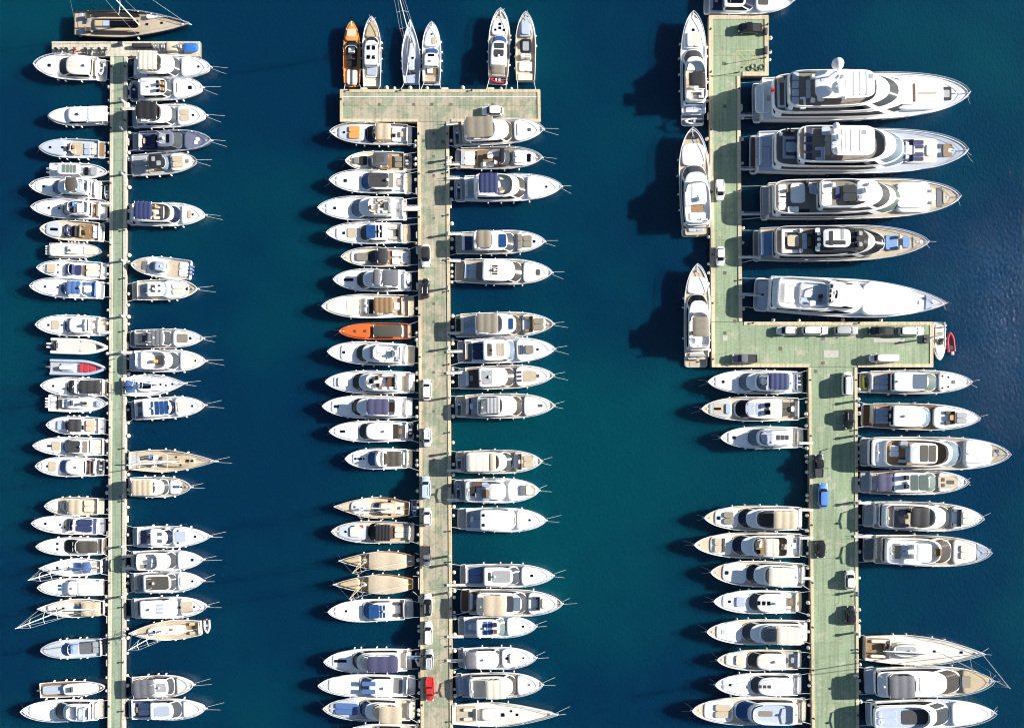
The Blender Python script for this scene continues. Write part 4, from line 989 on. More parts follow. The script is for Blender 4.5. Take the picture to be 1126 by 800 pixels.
b('lw', 'A6', FY, 'white hardtop yacht with brown cockpit and dark tender on its platform', (755, 655), (100, 640), 195,
  'c 1 310 150 .74 w; H 545 375 308 .74 gc=L; p 5 285 205 .5 t h=.1 ; k 5 197 .5 N; u 1 630 560 .7 m o=f; f 1 560 545 .6 y; p 1 650 640 .5 d; N 718 d len=2.8', plat=.12)
b('lw', 'A7', SC, 'small beige cruiser with tan bimini and cream cushions', (838, 132), (330, 127), 160,
  'c 1 430 350 .6 c; v 1 475 430 .66 Q; p 1 515 478 .5 s; B 640 515 .78 t n=2 h=1.8; k 1 645 .9 T; p 1 750 665 .64 c; f 0 830 795 .7 t', hull='w', deck='t', plat=.1)
b('lw', 'A7', SC, 'white cruiser with wide navy sun pad and yellowish fenders', (846, 310), (215, 277), 162,
  'c 1 470 240 .74 w; v 1 530 468 .7 M; s 1 545 1.5 n y=.28 r=.7; s 1 545 1.5 n y=-.28 r=.7; p 1 735 597 .72 n; a 585 .75 l=1 h=1.4; f 0 840 790 .7 g; k 5 320 .5 K; k 5 450 .4 K', plat=.1, fend='y')
b('lw', 'A7', SC, 'white cruiser with olive cockpit canvas and black windshield', (855, 482), (255, 482), 160,
  'c 1 470 290 .72 w; v 1 580 462 .8 K; s 1 560 1.2 y y=.3 r=.7; s 1 560 1.2 y y=-.3 r=.7; B 780 595 .66 Y n=2 h=1.3; k 5 425 .5 N y=.3; k 5 425 .5 N y=-.3; f 1 845 800 .7 T', plat=.04)
b('lw', 'A7', SY, 'white sailing yacht with blue sprayhood and blue sail cover', (820, 662), (282, 672), 160,
  'c 1 560 330 .5 w h=.28; B 720 640 .62 b n=1 h=1.1; p 1 640 550 .5 B n=1 h=.12; m 535 15.5 b=790 sail=b; f 1 800 730 .5 t; t 1 760 .8 w; k 5 425 .5 K; k 5 465 .35 K y=.2; k 5 530 .5 K', aft=.72, full=1.8, rise=.3)
b('lw', 'A8', MY, 'plain white covered yacht with two small blue foredeck hatches', (510, 112), (193, 112), 88,
  'c 1 325 215 .78 w; H 370 330 305 .78 gc=w; B 500 375 .8 w n=3 h=1.6; f 5 300 283 .13 L y=.2; f 5 300 283 .13 L y=-.2; f 1 505 480 .7 t', plat=.05)
b('lw', 'A8', SY, 'sailing yacht with tan awning over its cockpit', (512, 212), (193, 215), 92,
  'c 1 390 240 .5 c h=.28; B 490 398 .74 t n=2 h=1.6; m 330 18.5 b=480 sail=w; k 5 310 .5 K; k 5 280 .4 K; f 5 395 360 .3 B; f 1 508 490 .6 m', deck='t', aft=.74, full=1.8, rise=.3)
b('lw', 'A8', SC, 'low grey open launch with blue-tinted windshield', (497, 405), (195, 422), 95,
  'c 1 330 220 .7 s h=.15; v 1 330 265 .7 L; f 1 385 330 .6 s; s 1 350 .9 b y=.25; s 1 350 .9 b y=-.25; f 1 450 390 .66 x; p 1 492 455 .6 g', hull='g', deck='s', plat=0, rails=False)
b('lw', 'A8', OB, 'small launch with varnished side decks, bow towards pier', (205, 615), (512, 603), 78,
  'c 1 320 490 .62 w h=.2; f 1 215 400 .55 s; p 1 230 270 .5 w; s 1 330 .8 s y=.2; h 1 360 w; o 1 d', deck='T', plat=0, rails=False, edge=None, lines=False)
b('lw', 'A8', MY, 'long white yacht lowest on the left side', (508, 710), (110, 716), 108,
  'c 1 270 150 .76 w; H 440 310 265 .8 gc=M; F 435 320 .7 s; u 2 430 380 .6 s; f 1 500 450 .7 t', plat=.06)

# --- left pier, right side and its head
b('lh', 'B2', SY, 'large dark-hulled sailing yacht with bare teak deck lying along pier head', (218, 172), (990, 166), 192,
  'c 1 340 640 .42 B h=.3; f 5 440 640 .30 K; f 5 395 440 .28 s; f 1 330 650 .1 k y=.62; f 1 330 650 .1 k y=-.62; f 1 290 650 .06 k y=.78; f 1 225 400 .3 t; s 1 300 1.0 d y=.45; s 1 300 1.0 d y=-.45; t 1 310 .8 g y=.2; m 640 31 r=1.3 b=330 sail=k; p 1 700 830 .16 w y=.5 h=.4; k 1 700 .5 K; k 1 800 .5 K y=.1; f 1 232 255 .5 s y=.4; f 1 232 255 .5 s y=-.4',
  hull='k', deck='t', gun='k', aft=.85, full=1.45, rise=.2, fend='w', lines=False, edge=None)
b('le', 'B1', FY, 'white flybridge yacht with broad beige bimini touching pier head', (105, 215), (857, 210), 232,
  'c 1 580 830 .76 w; H 200 500 575 .82 gc=M; F 140 385 .8 w; B 145 330 .78 c n=4; u 2 180 300 .6 t; k 5 740 .5 K; p 2 340 380 .5 t; f 1 110 190 .7 w; f 0 108 135 .6 g', plat=.06)
b('le', 'B1', MY, 'white hardtop yacht with covered navy tender on stern', (65, 440), (782, 410), 225,
  'c 1 500 760 .76 w; H 170 425 495 .78 gc=M; f 2 368 412 .56 k; k 2 340 .6 N y=.4; k 2 340 .6 N; k 2 340 .6 N y=-.4; f 5 522 532 .4 y; k 5 658 .8 K; N 110 n len=3.3 y=-.1; s 2 390 .7 T y=.2; s 2 390 .7 T y=-.3', plat=.14)
b('le', 'B1', FY, 'white flybridge yacht with square black bimini and tan foredeck pad', (95, 700), (815, 680), 230,
  'c 1 545 795 .76 w; H 190 475 540 .8 gc=M; F 130 380 .8 w; B 130 335 .72 k n=3; s 2 355 1.0 m y=.3; s 2 355 1.0 m y=-.2; p 5 560 655 .5 t h=.1; k 5 688 .5 K; f 1 110 200 .7 g; g .7', plat=.08)
b('le', 'B3', MY, 'dark grey-blue yacht, whole hull and deck slate coloured', (105, 172), (680, 162), 155,
  'c 1 490 660 .72 a; H 290 405 480 .76 rc=a gc=M; f 2 300 345 .5 g; f 2 352 375 .4 K; u 1 200 280 .7 n; f 1 150 290 .7 n; p 1 155 205 .6 n; k 5 580 .8 w y=.1; k 5 570 .8 w y=-.2; s 1 290 .6 k y=.3', hull='a', deck='a', plat=.1)
b('le', 'B3', SC, 'grey open yacht with black hardtop frame and broad grey aft cushion', (95, 350), (578, 310), 168,
  'c 1 390 545 .66 c; v 1 345 392 .62 Q; T 222 325 .62 k l=2 h=2.0; f t 245 270 .2 g y=.2; f t 280 310 .2 g y=-.2; p 1 105 215 .72 g; f 1 220 330 .76 t; s 1 280 .9 w y=.2; s 1 280 .9 w y=-.2; p 5 400 480 .5 t; k 5 505 .8 y', deck='g', hull='g', plat=.04, rails=False)
b('le', 'B3', FY, 'white flybridge yacht with navy canvas bimini and cream seats', (80, 705), (638, 708), 172,
  'c 1 470 620 .74 w; H 130 405 465 .8 gc=N; F 115 385 .78 t; B 115 245 .76 n n=4; u 2 265 345 .6 c; t 2 290 .9 w; s 2 290 .6 o y=.5; p 5 510 540 .35 t h=.1; k 5 546 .5 K; f 1 90 130 .7 w; k 1 118 .6 r y=-.7', plat=.06)
b('le', 'B4', OB, 'white walkaround boat with blue-grey covered console and triple outboards', (715, 240), (120, 180), 205,
  'c 1 480 285 .6 w h=.3; f 1 285 150 .7 t; f 5 285 235 .4 x; H 460 350 290 .52 rc=s gc=Q h=1.5; p 2 455 365 .4 s n=1; k 1 245 .5 K; k 1 555 1.5 T; f 1 690 480 .8 t; p 1 690 600 .66 w; o 3 b', hull='s', deck='w', plat=0, rails=False, edge=None, lines=False, full=2.6)
b('le', 'B4', MY, 'white hardtop walkaround yacht with four dark roof slots', (135, 440), (772, 420), 205,
  'c 1 460 700 .74 w; H 285 450 500 .72 gc=Q h=1.5; f 2 320 360 .1 d y=.3; f 2 320 360 .1 d y=.1; f 2 320 360 .1 d y=-.2; f 2 390 415 .1 d y=.3; f 2 390 415 .1 d y=-.2; p 1 205 285 .68 s; p 5 530 660 .52 c h=.15; k 5 672 .6 K', deck='t', plat=.1)
b('le', 'B5', MY, 'white yacht with long dark grey canvas roof', (85, 150), (622, 145), 142,
  'c 1 410 600 .74 w; H 220 335 402 .8 gc=M; B 208 330 .78 x l=2 n=4 h=1.95; f 1 90 210 .8 x; u 1 135 205 .66 c o=f; f 5 430 510 .46 y; k 5 530 .6 K', deck='t', plat=.09)
b('le', 'B5', FY, 'plain white flybridge yacht with small tan helm seating', (80, 312), (642, 310), 165,
  'c 1 460 625 .76 w; H 130 395 458 .82 gc=M; F 165 350 .8 w; f 2 272 335 .4 t; s 2 285 .7 o y=-.1; p 2 170 260 .6 w; f 5 520 560 .55 c; k 5 567 .5 K; f 1 85 130 .7 s; g .75', plat=.09)
b('le', 'B5', SY, 'white sailing yacht with royal blue cockpit canvas', (40, 500), (492, 475), 165,
  'c 1 150 400 .46 w h=.28; B 50 130 .6 b n=1 h=1.2; p 1 60 140 .5 b h=.3; m 300 15.5 b=110 sail=b; f 5 160 240 .3 K; k 5 310 .5 K; k 5 350 .4 K y=-.1; k 5 398 .5 K', aft=.76, full=1.7, rise=.3)
b('le', 'B5', MY, 'white yacht with blue glass sunroof and white roof cross bars', (95, 672), (637, 635), 160,
  'c 1 425 615 .76 w; H 180 385 422 .78 gc=N; f 2 240 258 .62 L; f 2 268 300 .62 L; f 2 304 335 .62 L; f 2 339 368 .62 L; p 2 376 384 .2 w; u 1 120 185 .6 x o=f; p 5 435 515 .5 c h=.12; k 5 543 .5 K; f 1 95 180 .8 g', plat=.07)
b('le', 'B6', SY, 'teak-decked sailing yacht with white boom pointing at pier', (112, 210), (862, 215), 200,
  'c 1 390 690 .42 t h=.25; f 1 165 270 .8 t; f 1 115 160 .5 s; s 1 300 .9 b y=.35; t 1 340 1.0 w y=.3; t 1 330 1.0 w y=-.3; s 1 345 .6 k y=-.25; m 545 24 b=180 sail=w; f 5 435 545 .1 T; k 5 610 .8 K; k 5 650 .6 K; k 5 510 .4 K y=.35; k 5 550 .4 K y=-.35', hull='c', deck='t', aft=.78, full=1.45, rise=.25, fend='w')
b('le', 'B6', FY, 'white flybridge yacht with tan bimini and teak bow deck', (90, 440), (642, 440), 182,
  'c 1 460 560 .6 w; H 140 400 455 .82 gc=M; F 110 330 .8 w; B 112 300 .72 t n=4; f 5 480 508 .12 L; f 5 512 540 .12 L; k 5 555 .4 K; s 2 315 .7 T y=.2; k 1 65 .5 r', deck='t', plat=.05)
b('le', 'B7', MY, 'white yacht with V-shaped dark windshield and navy aft lounge', (128, 200), (812, 195), 195,
  'c 1 490 790 .76 w; H 285 430 492 .78 gc=N nf=2; f 2 345 385 .16 x y=.3; f 2 345 385 .16 x y=-.3; p 1 185 250 .6 P n=1; f 1 150 285 .72 s; s 1 275 .6 T; f 5 500 595 .5 s; k 5 525 .4 K y=.55; k 5 525 .4 K y=-.55; k 5 677 .5 K', plat=.08, full=2.0)
b('le', 'B7', FY, 'white flybridge yacht without canopy, seats open to sky', (110, 410), (748, 400), 185,
  'c 1 530 725 .78 w; H 165 455 528 .82 gc=M; F 160 350 .8 w; p 2 180 250 .25 c y=.4; p 2 190 245 .2 y y=-.45; s 2 320 .8 s y=-.3; s 2 325 .8 s y=.1; k 2 345 .6 K y=.4; k 5 652 .6 K; f 1 115 165 .6 g; g -.7; g .5', plat=.06)
b('le', 'B7', MY, 'white yacht with broad dark olive roof panel', (110, 605), (748, 585), 190,
  'c 1 530 725 .76 w; H 225 460 525 .82 gc=M; f 2 245 445 .62 Y; f 1 115 215 .84 g; u 1 130 205 .5 g; p 5 545 640 .46 c h=.12; k 5 652 .5 K', plat=.07)
b('le', 'B8', MY, 'white yacht with three blue roof hatches and tan bow pad', (75, 100), (522, 86), 128,
  'c 1 370 500 .74 w; H 130 300 360 .82 gc=w; f 2 225 265 .13 s y=.35; f 2 225 265 .13 s; f 2 225 265 .13 s y=-.35; p 5 365 440 .5 t h=.12; k 5 360 .5 K; k 5 445 .4 K; p 1 95 130 .6 P; f 1 80 130 .7 s', plat=.07)
b('le', 'B8', SY, 'beige sailing yacht moored bow to pier with dinghy astern', (490, 212), (72, 242), 118,
  'c 1 400 180 .4 c h=.28; f 1 450 370 .5 T; u 1 480 420 .6 t o=f; k 5 310 .8 T; k 5 290 .6 s y=.2; k 5 210 .4 K; m 262 16 b=440 sail=w; N 515 w len=2.9', hull='c', deck='t', aft=.72, full=1.7, rise=.3, edge=None, lines=False)
b('le', 'B8', MY, 'grey-decked yacht with long grey awning over its aft half', (75, 560), (442, 547), 130,
  'c 1 345 420 .74 c; H 210 290 335 .8 gc=M; B 85 210 .82 x n=3 h=2.0; f 2 225 280 .4 g', deck='t', plat=.05)
b('le', 'B8', MY, 'long white yacht lowest on the right side', (62, 690), (512, 686), 124,
  'c 1 385 495 .76 w; H 190 320 380 .82 gc=M; f 1 70 190 .8 P; f 2 210 300 .5 s; p 1 120 185 .6 s', plat=.06)

# --- head of the middle pier, bows up
b('mt', 'D8', SC, 'varnished mahogany launch with orange bow and navy cockpit', (104, 452), (101, 108), 90,
  'c 1 215 125 .66 v h=.15; f 5 190 150 .5 p; v 1 235 205 .8 N; f 1 350 225 .62 k; s 1 265 1.4 w y=0; s 1 305 .9 m y=-.1; p 1 335 305 .66 s; p 1 440 360 .6 w; f 1 445 320 .08 m h=.3; f 0 450 442 .7 v', hull='n', deck='v', gun='v', plat=.05, rails=False, lines='stern')
b('mt', 'D8', MY, 'white yacht with six dark roof hatches beside the mahogany launch', (207, 452), (206, 95), 97,
  'c 1 195 115 .7 t; H 330 210 192 .76 gc=N; f 2 258 236 .18 K y=.28; f 2 258 236 .18 K y=-.28; f 2 305 286 .18 K y=.28; f 2 305 286 .18 K y=-.28; f 1 400 335 .7 c; p 1 392 340 .55 s; f 1 450 405 .8 c', deck='t', plat=0)
b('mt', 'D8', SY, 'pale blue-grey sailing yacht with dark sail cover', (411, 436), (405, 112), 98,
  'c 1 370 190 .4 s h=.28; m 215 25 b=400 by=.9 sail=k; s 1 375 .8 d y=.3; s 1 375 .8 d y=-.3; f 1 430 350 .5 s; k 5 215 .5 K; k 5 300 .5 K y=-.2; k 5 330 .5 k y=.3', hull='s', deck='s', aft=.82, full=1.6, rise=.3, lines='stern')
b('mt', 'D8', SC, 'small white flybridge cruiser with tan cockpit beside blue-grey sailboat', (514, 440), (516, 122), 98,
  'c 1 245 140 .72 w; H 335 275 246 .76 gc=L; f 2 292 278 .34 K; p 5 230 190 .22 t y=-.25 h=.1; k 5 177 .4 K; f 1 390 338 .66 T; p 1 380 350 .3 w y=.2; f 1 430 392 .7 t', plat=.04)
b('mt', 'D8', FY, 'white yacht with blue sunroof panes and red tender astern', (856, 438), (870, 52), 112,
  'c 1 185 100 .66 w; H 330 212 184 .76 gc=L; f 2 250 222 .46 M; f 2 290 256 .46 M; f 1 392 325 .7 y; u 1 385 330 .6 t; B 385 335 .62 y n=2 h=1.9 l=2; k 5 125 .6 K; k 5 145 .6 K; k 5 155 .5 K y=.4; k 5 155 .5 K y=-.4; N 412 r len=3.6', deck='t', plat=.09)
b('mt', 'D8', SC, 'taupe open yacht with round black hardtop ring', (999, 422), (1000, 70), 106,
  'c 1 195 95 .6 g; v 1 215 195 .6 M; p 5 180 110 .42 s; T 275 202 .56 k l=2 h=1.9; f t 262 215 .3 g; f 1 310 275 .7 t; s 1 295 1.0 w y=.25; s 1 295 1.0 w y=-.25; p 1 370 322 .62 w; p 1 420 382 .72 c', hull='c', deck='t', plat=0)

# --- middle pier, left side
b('mw', 'C1', MY, 'blue-grey yacht with orange bow cushion and peach bimini', (865, 190), (150, 162), 195,
  'c 1 450 220 .66 s h=.2; v 1 520 445 .78 K; p 5 408 310 .56 o; k 5 268 .5 K; B 675 540 .72 t n=2 h=1.8; s 1 530 1.2 k y=.25; p 1 825 690 .66 w; s 1 710 .7 m y=.1; f 1 690 500 .7 T', hull='s', deck='s', gun='t', plat=.05)
b('mw', 'C1', SC, 'brown and black open cruiser with dark cushions', (865, 425), (275, 412), 180,
  'c 1 480 330 .6 c h=.12; p 5 400 355 .3 y; p 5 470 405 .42 k; v 1 510 475 .66 Q; T 655 520 .66 d l=2 h=1.9; f t 620 545 .3 Y; s 1 580 .9 w y=.4; s 1 640 .7 w y=-.5; f 1 690 520 .76 T; p 1 712 690 .56 k n=1; p 1 775 715 .56 y; f 1 790 775 .7 T; N 820 k len=2.6', hull='c', deck='t', plat=.12, rails=False)
b('mw', 'C1', MY, 'white yacht with dark slatted sunroof and tan stern platform', (862, 612), (145, 586), 205,
  'c 1 415 200 .74 w; H 700 480 412 .8 gc=L; f 2 655 482 .62 d; f 2 700 660 .62 y; d 2 645 r=.35; k 5 278 .7 N; u 1 800 705 .66 w o=f; f 0 860 805 .8 t', plat=.08)
b('mw', 'C2', FY, 'white flybridge yacht with tan flybridge lounge and no canopy', (822, 200), (45, 190), 215,
  'c 1 325 110 .74 w; H 700 400 322 .82 gc=Q; F 690 470 .72 w; s 2 500 .9 t y=.1; p 2 545 500 .15 t y=.5; t 2 605 1.0 T; u 2 690 560 .6 c o=f; p 2 590 540 .2 t y=-.4; k 5 185 .6 K; f 1 810 700 .7 w; k 1 740 .7 t y=.1; k 1 800 .8 T y=-.1; k 1 800 .6 T y=-.6; g .1; g -.1', plat=.04)
b('mw', 'C2', MY, 'white yacht with blue glass roof and row of white roof bars', (850, 412), (120, 410), 190,
  'c 1 405 200 .74 w; H 640 470 403 .8 gc=N; f 2 545 462 .62 L; f 2 568 553 .58 K; f 2 600 583 .58 K; p 5 380 295 .46 t h=.12; k 5 265 .6 K; u 1 775 665 .62 t o=f; p 1 765 722 .36 Y; f 0 848 790 .8 t', plat=.1)
b('mw', 'C2', SC, 'grey yacht with charcoal bimini and taupe bow lounge', (850, 622), (250, 620), 172,
  'c 1 470 330 .62 w h=.15; p 5 475 375 .42 y; H 640 545 480 .7 gc=N rc=d h=1.5; B 655 560 .74 d l=2 n=1 h=1.9; p 1 755 690 .32 w y=.4 n=1; p 1 755 690 .32 w y=-.4 n=1; p 1 835 762 .6 w; f 1 690 655 .7 T', hull='g', deck='t', gun='g', plat=.03)
b('mw', 'C3', FY, 'white flybridge yacht with two-piece grey bimini and black windshield', (860, 190), (180, 180), 200,
  'c 1 380 210 .7 w; H 760 435 375 .8; F 750 500 .74 w; B 745 600 .7 x n=1; B 585 520 .7 x n=1; f 5 350 265 .12 K; f 1 850 760 .7 w; k 1 755 .8 t y=-.5; N 835 d len=2.6', plat=.08)
b('mw', 'C3', SC, 'long cream sport yacht with brown four-bow bimini and teak cockpit', (885, 412), (80, 415), 210,
  'c 1 400 120 .72 c; f 5 385 290 .44 c; H 480 440 400 .62 gc=c rc=c h=1.0; f 1 530 480 .62 k; B 700 525 .66 T n=4 h=1.7; f 1 880 700 .8 t; p 1 762 705 .32 w; s 1 690 .9 T y=.4; s 1 690 .9 T y=-.4; u 1 800 770 .7 t', hull='c', deck='c', plat=.06)
b('mw', 'C3', SC, 'bright orange speedboat with long dark brown canopy', (862, 632), (220, 632), 148,
  'c 1 500 260 .74 o h=.15; v 1 550 498 .8 K h=.6; B 775 520 .72 Y n=1 h=1.0; k 5 365 .6 m; k 5 453 .6 m; f 1 860 785 .74 t; p 1 785 775 .7 c', hull='o', deck='o', plat=.05, rails=False, fend=None, f0=1.05)
b('mw', 'C4', FY, 'white flybridge yacht with round hot tub on its upper deck', (890, 205), (130, 172), 205,
  'c 1 372 240 .68 w; H 770 430 370 .82; F 765 515 .78 w; t 2 710 1.5 s; d 2 712 r=.7; f 2 525 495 .5 g; p 2 650 560 .6 w; k 5 265 .6 N; f 0 885 825 .7 t; f 1 825 775 .7 w', plat=.1)
b('mw', 'C4', FY, 'white flybridge yacht with brown and tan flybridge furniture', (890, 445), (110, 437), 205,
  'c 1 340 180 .66 w; H 760 400 335 .82; F 745 450 .76 w; p 2 505 470 .25 s y=.3; s 2 510 1.0 k y=-.05; s 2 560 .9 T y=-.35; s 2 570 .9 T y=.3; p 2 665 605 .14 m y=.6; p 2 715 640 .4 m; u 2 740 600 .68 w o=f; f 2 660 630 .2 T y=-.35; p 5 300 215 .4 w; f 5 285 250 .25 Y; f 1 820 765 .7 t; p 1 890 830 .7 c', plat=.05)
b('mw', 'C4', FY, 'white flybridge yacht with purple-navy bimini', (870, 665), (85, 652), 205,
  'c 1 335 160 .66 w; H 770 380 330 .82; F 720 455 .76 w; B 660 465 .66 P n=3; f 2 712 660 .4 T; f 5 222 178 .13 N; f 1 865 770 .7 w; k 1 800 .7 t y=.5; k 1 830 .9 t y=-.2; k 1 795 .7 g y=-.2', plat=.06)
b('mw', 'C5', MY, 'white yacht with plain white hardtop, dark aft glass and black dinghy', (878, 272), (145, 272), 188,
  'c 1 395 190 .74 w; H 690 462 393 .8; f 2 575 500 .05 c y=.3; d 2 620 r=.25; f 1 755 695 .68 U h=1.5; f 5 278 232 .12 K; f 1 830 755 .7 w; N 850 k len=2.7', plat=.08)
b('mw', 'C5', SC, 'small white cruiser with dark brown bimini and tan platform', (868, 512), (285, 513), 185,
  'c 1 468 345 .66 w; H 640 540 468 .76 gc=L; F 640 545 .72 w h=.4; B 775 605 .72 Y n=3 h=2.0 l=2; k 5 368 .5 K; f 5 425 385 .1 K; k 5 440 .4 K; f 0 866 825 .8 t; p 1 815 785 .6 w', plat=.08)
b('mw', 'C6', SY, 'classic cream ketch with tan deckhouse and blue dinghy astern', (842, 190), (188, 172), 192,
  'c 1 500 330 .5 w h=.25; H 720 575 515 .56 gc=L rc=B h=1.3; f 2 700 590 .4 c; u 1 790 725 .5 w; t 1 750 .7 m; k 5 360 .5 m; m 470 14 r=.9 b=700; k 1 665 .6 K y=-.6; k 1 670 .6 K y=.6; N 885 b len=3.4; f 1 835 795 .5 T', hull='c', deck='t', gun='T', aft=.6, full=1.6, rise=.45)
b('mw', 'C6', MY, 'taupe-decked yacht with black bow canopy and cream pads', (885, 402), (165, 390), 195,
  'c 1 470 220 .66 s h=.15; v 1 545 468 .82 K; B 680 535 .74 k n=5 h=1.7; p 5 420 320 .46 c; k 5 282 .5 K; f 5 400 360 .16 w y=-.45; f 5 435 402 .14 r y=-.48; f 5 355 325 .12 n y=-.45; p 1 810 712 .5 c; p 1 850 815 .5 w; f 1 712 680 .6 m', hull='g', deck='t', plat=.05)
b('mw', 'C7', 'wooden_gulet', 'upper of two beige-covered gulets', (890, 125), (230, 127), 168,
  'c 1 420 260 .5 B h=.4; H 478 430 400 .3 rc=B gc=c h=1.0; B 815 487 .95 t n=2 h=1.7; m 470 16 r=.9 col=B; f 1 885 820 .4 g; k 1 610 .8 m y=.8', hull='B', deck='t', gun='T', aft=.5, full=1.6, rise=.6)
b('mw', 'C7', 'wooden_gulet', 'lower of two beige-covered gulets, orange-brown stern', (875, 330), (180, 335), 172,
  'c 1 410 230 .5 B h=.4; H 470 420 395 .3 rc=B gc=c h=1.0; B 830 482 .95 t n=2 h=1.7; m 445 16 r=.9 col=B; f 1 870 835 .4 v; k 1 590 .6 m y=.8', hull='B', deck='t', gun='T', aft=.5, full=1.6, rise=.6)
b('mw', 'C7', MY, 'white yacht with blue glass roof and grey U-shaped sofa', (875, 552), (135, 575), 198,
  'c 1 430 190 .74 w; H 680 500 428 .8 gc=L; f 2 575 485 .62 L; f 2 600 580 .26 L y=.3; f 2 600 580 .26 L y=-.3; f 2 628 610 .26 L y=.3; f 2 628 610 .26 L y=-.3; k 5 285 .5 K; u 1 790 690 .66 Y o=f; f 0 870 800 .8 g', plat=.1)
b('mw', 'C8', FY, 'white flybridge yacht with long navy awning', (822, 252), (125, 265), 190,
  'c 1 345 190 .66 w; H 720 382 345 .82; F 715 400 .74 w; B 710 462 .66 P n=3; f 1 815 730 .7 t; f 5 300 200 .12 N; g -.3 col=b; N 870 w len=2.6', plat=.05)
b('mw', 'C8', MY, 'white yacht with two rows of blue roof hatches', (850, 462), (80, 455), 180,
  'c 1 400 160 .74 w; H 660 480 400 .82 gc=Q; f 2 530 420 .2 b y=.35; f 2 530 420 .2 b y=-.35; f 1 745 665 .7 x; f 0 845 780 .8 g', plat=.08)
b('mw', 'C8', MY, 'white yacht with navy-blue bow pad and tan bimini', (850, 652), (120, 640), 185,
  'c 1 400 170 .7 s; p 5 390 210 .5 b; H 700 450 400 .8 gc=L; F 700 500 .76 c; B 740 560 .72 t n=2; f 1 845 745 .7 t', deck='t', plat=.05)
b('mw', 'C8', MY, 'cream yacht cut off by the bottom edge of the picture', (880, 850), (270, 850), 170,
  'c 1 500 320 .7 w; H 740 540 490 .8 gc=M; f 1 870 750 .7 t', deck='t', plat=.05)

# --- middle pier, right side
b('me', 'D1', FY, 'white flybridge yacht with puffed three-bow taupe bimini touching pier head', (60, 205), (782, 160), 205,
  'c 1 545 750 .7 w; H 180 500 542 .84 gc=U; F 150 400 .84 w; B 155 380 .8 y n=3; u 2 200 340 .6 c; k 5 670 .7 Y; f 5 566 574 .45 x; f 1 130 180 .7 w; N 92 s len=3.2; g .75', plat=.1, deck='t')
b('me', 'D1', MY, 'grey-decked open yacht with white lounges and black half hardtop', (75, 395), (770, 388), 180,
  'c 1 540 720 .6 w h=.15; v 1 475 535 .76 M; T 432 472 .6 k l=2 h=2; f 1 250 460 .74 T; p 1 272 330 .25 w y=.4; p 1 340 430 .25 s y=.4; t 1 355 1.2 w y=.2; p 1 280 390 .22 w y=-.55; s 1 405 .8 w y=-.4; p 1 150 235 .62 w; p 1 105 148 .62 B; k 1 240 .9 k y=.1; p 5 555 645 .5 w; k 5 665 .9 K y=.15; k 5 665 .9 K y=-.2; g -.6', hull='g', deck='t', plat=.07)
b('me', 'D1', FY, 'long white flybridge yacht with ribbed navy bimini', (70, 640), (927, 620), 218,
  'c 1 650 900 .76 w; H 230 585 650 .84 gc=U; F 235 540 .82 w; B 265 420 .72 n n=4; u 2 430 520 .6 c; s 2 440 .8 T y=-.3; k 5 806 .5 K; f 1 160 230 .7 s; N 105 s len=3.6; g .75', plat=.1)
b('me', 'D2', MY, 'white yacht with navy aft pad, taupe bimini and blue skylight', (80, 200), (792, 185), 190,
  'c 1 565 770 .7 w; H 330 490 560 .82 gc=M; F 225 380 .8 w; B 245 365 .72 y n=2; f 2 425 485 .55 L; p 1 135 212 .6 n; f 1 100 230 .8 g; p 5 575 612 .6 y; p 5 620 690 .5 y; k 5 708 .6 N; g .75', deck='t', plat=.07)
b('me', 'D2', MY, 'white yacht with plain white roof, black slotted skylight and teak rim', (75, 420), (850, 435), 205,
  'c 1 620 820 .72 w; H 300 550 618 .84 gc=U; f 2 360 425 .5 c; f 2 370 415 .07 M y=.3; f 2 370 415 .07 M y=.1; f 2 370 415 .07 M y=-.1; f 2 370 415 .07 M y=-.3; f 1 250 300 .7 y; p 1 175 245 .6 s; k 5 740 .9 Y r=1.4; f 0 145 165 .6 d; g .75', deck='t', plat=.1)
b('me', 'D3', FY, 'white flybridge yacht with taupe bimini, blue skylight and round bow sofa', (75, 205), (862, 190), 205,
  'c 1 612 800 .7 w; H 240 560 608 .84 gc=U; F 240 460 .8 w; B 245 420 .74 y n=3; f 2 505 540 .42 L; u 5 630 700 .62 T; p 5 705 785 .46 y; f 1 130 235 .7 s; p 1 85 120 .55 k; p 1 135 205 .6 s; g -.6', deck='t', plat=.06)
b('me', 'D3', MY, 'white yacht with black-navy sun pad and tan slatted sunroof', (95, 412), (872, 390), 205,
  'c 1 565 850 .76 w; H 305 510 565 .82 gc=Q; p 1 215 302 .66 n; f 2 335 370 .5 Y; f 2 410 422 .5 t; f 2 427 439 .5 t; f 2 444 456 .5 t; f 2 460 471 .5 t; f 5 585 592 .38 d; f 5 598 606 .38 d; f 5 612 620 .38 d; p 5 637 705 .34 y; k 5 736 .5 K; f 1 150 210 .8 x; f 0 100 140 .7 g; g .0', plat=.08)
b('me', 'D3', MY, 'white yacht with taupe aft deck and three black bow louvres', (100, 628), (862, 600), 190,
  'c 1 562 830 .74 w; H 270 492 560 .82 gc=U; f 2 290 375 .6 g; f 2 330 355 .14 K; f 1 175 270 .78 Y; f 5 620 730 .46 t nf=3; f 5 570 608 .07 K y=.35; f 5 570 608 .07 K; f 5 570 608 .07 K y=-.35; k 5 738 .7 Y; p 1 115 165 .7 s; k 2 275 .4 r y=-.3; g .5', deck='t', plat=.08)
b('me', 'D4', FY, 'white flybridge yacht with grey ribbed bimini and tender on platform', (75, 412), (867, 405), 200,
  'c 1 625 830 .72 w; H 270 565 622 .84 gc=U; F 255 460 .8 g; B 320 435 .62 g n=4; f 2 275 320 .5 x; k 5 758 1.0 Y r=.6; p 1 205 255 .6 s; f 1 185 205 .7 P; k 1 245 .8 T y=.4; N 108 s len=3.2', deck='t', plat=.11)
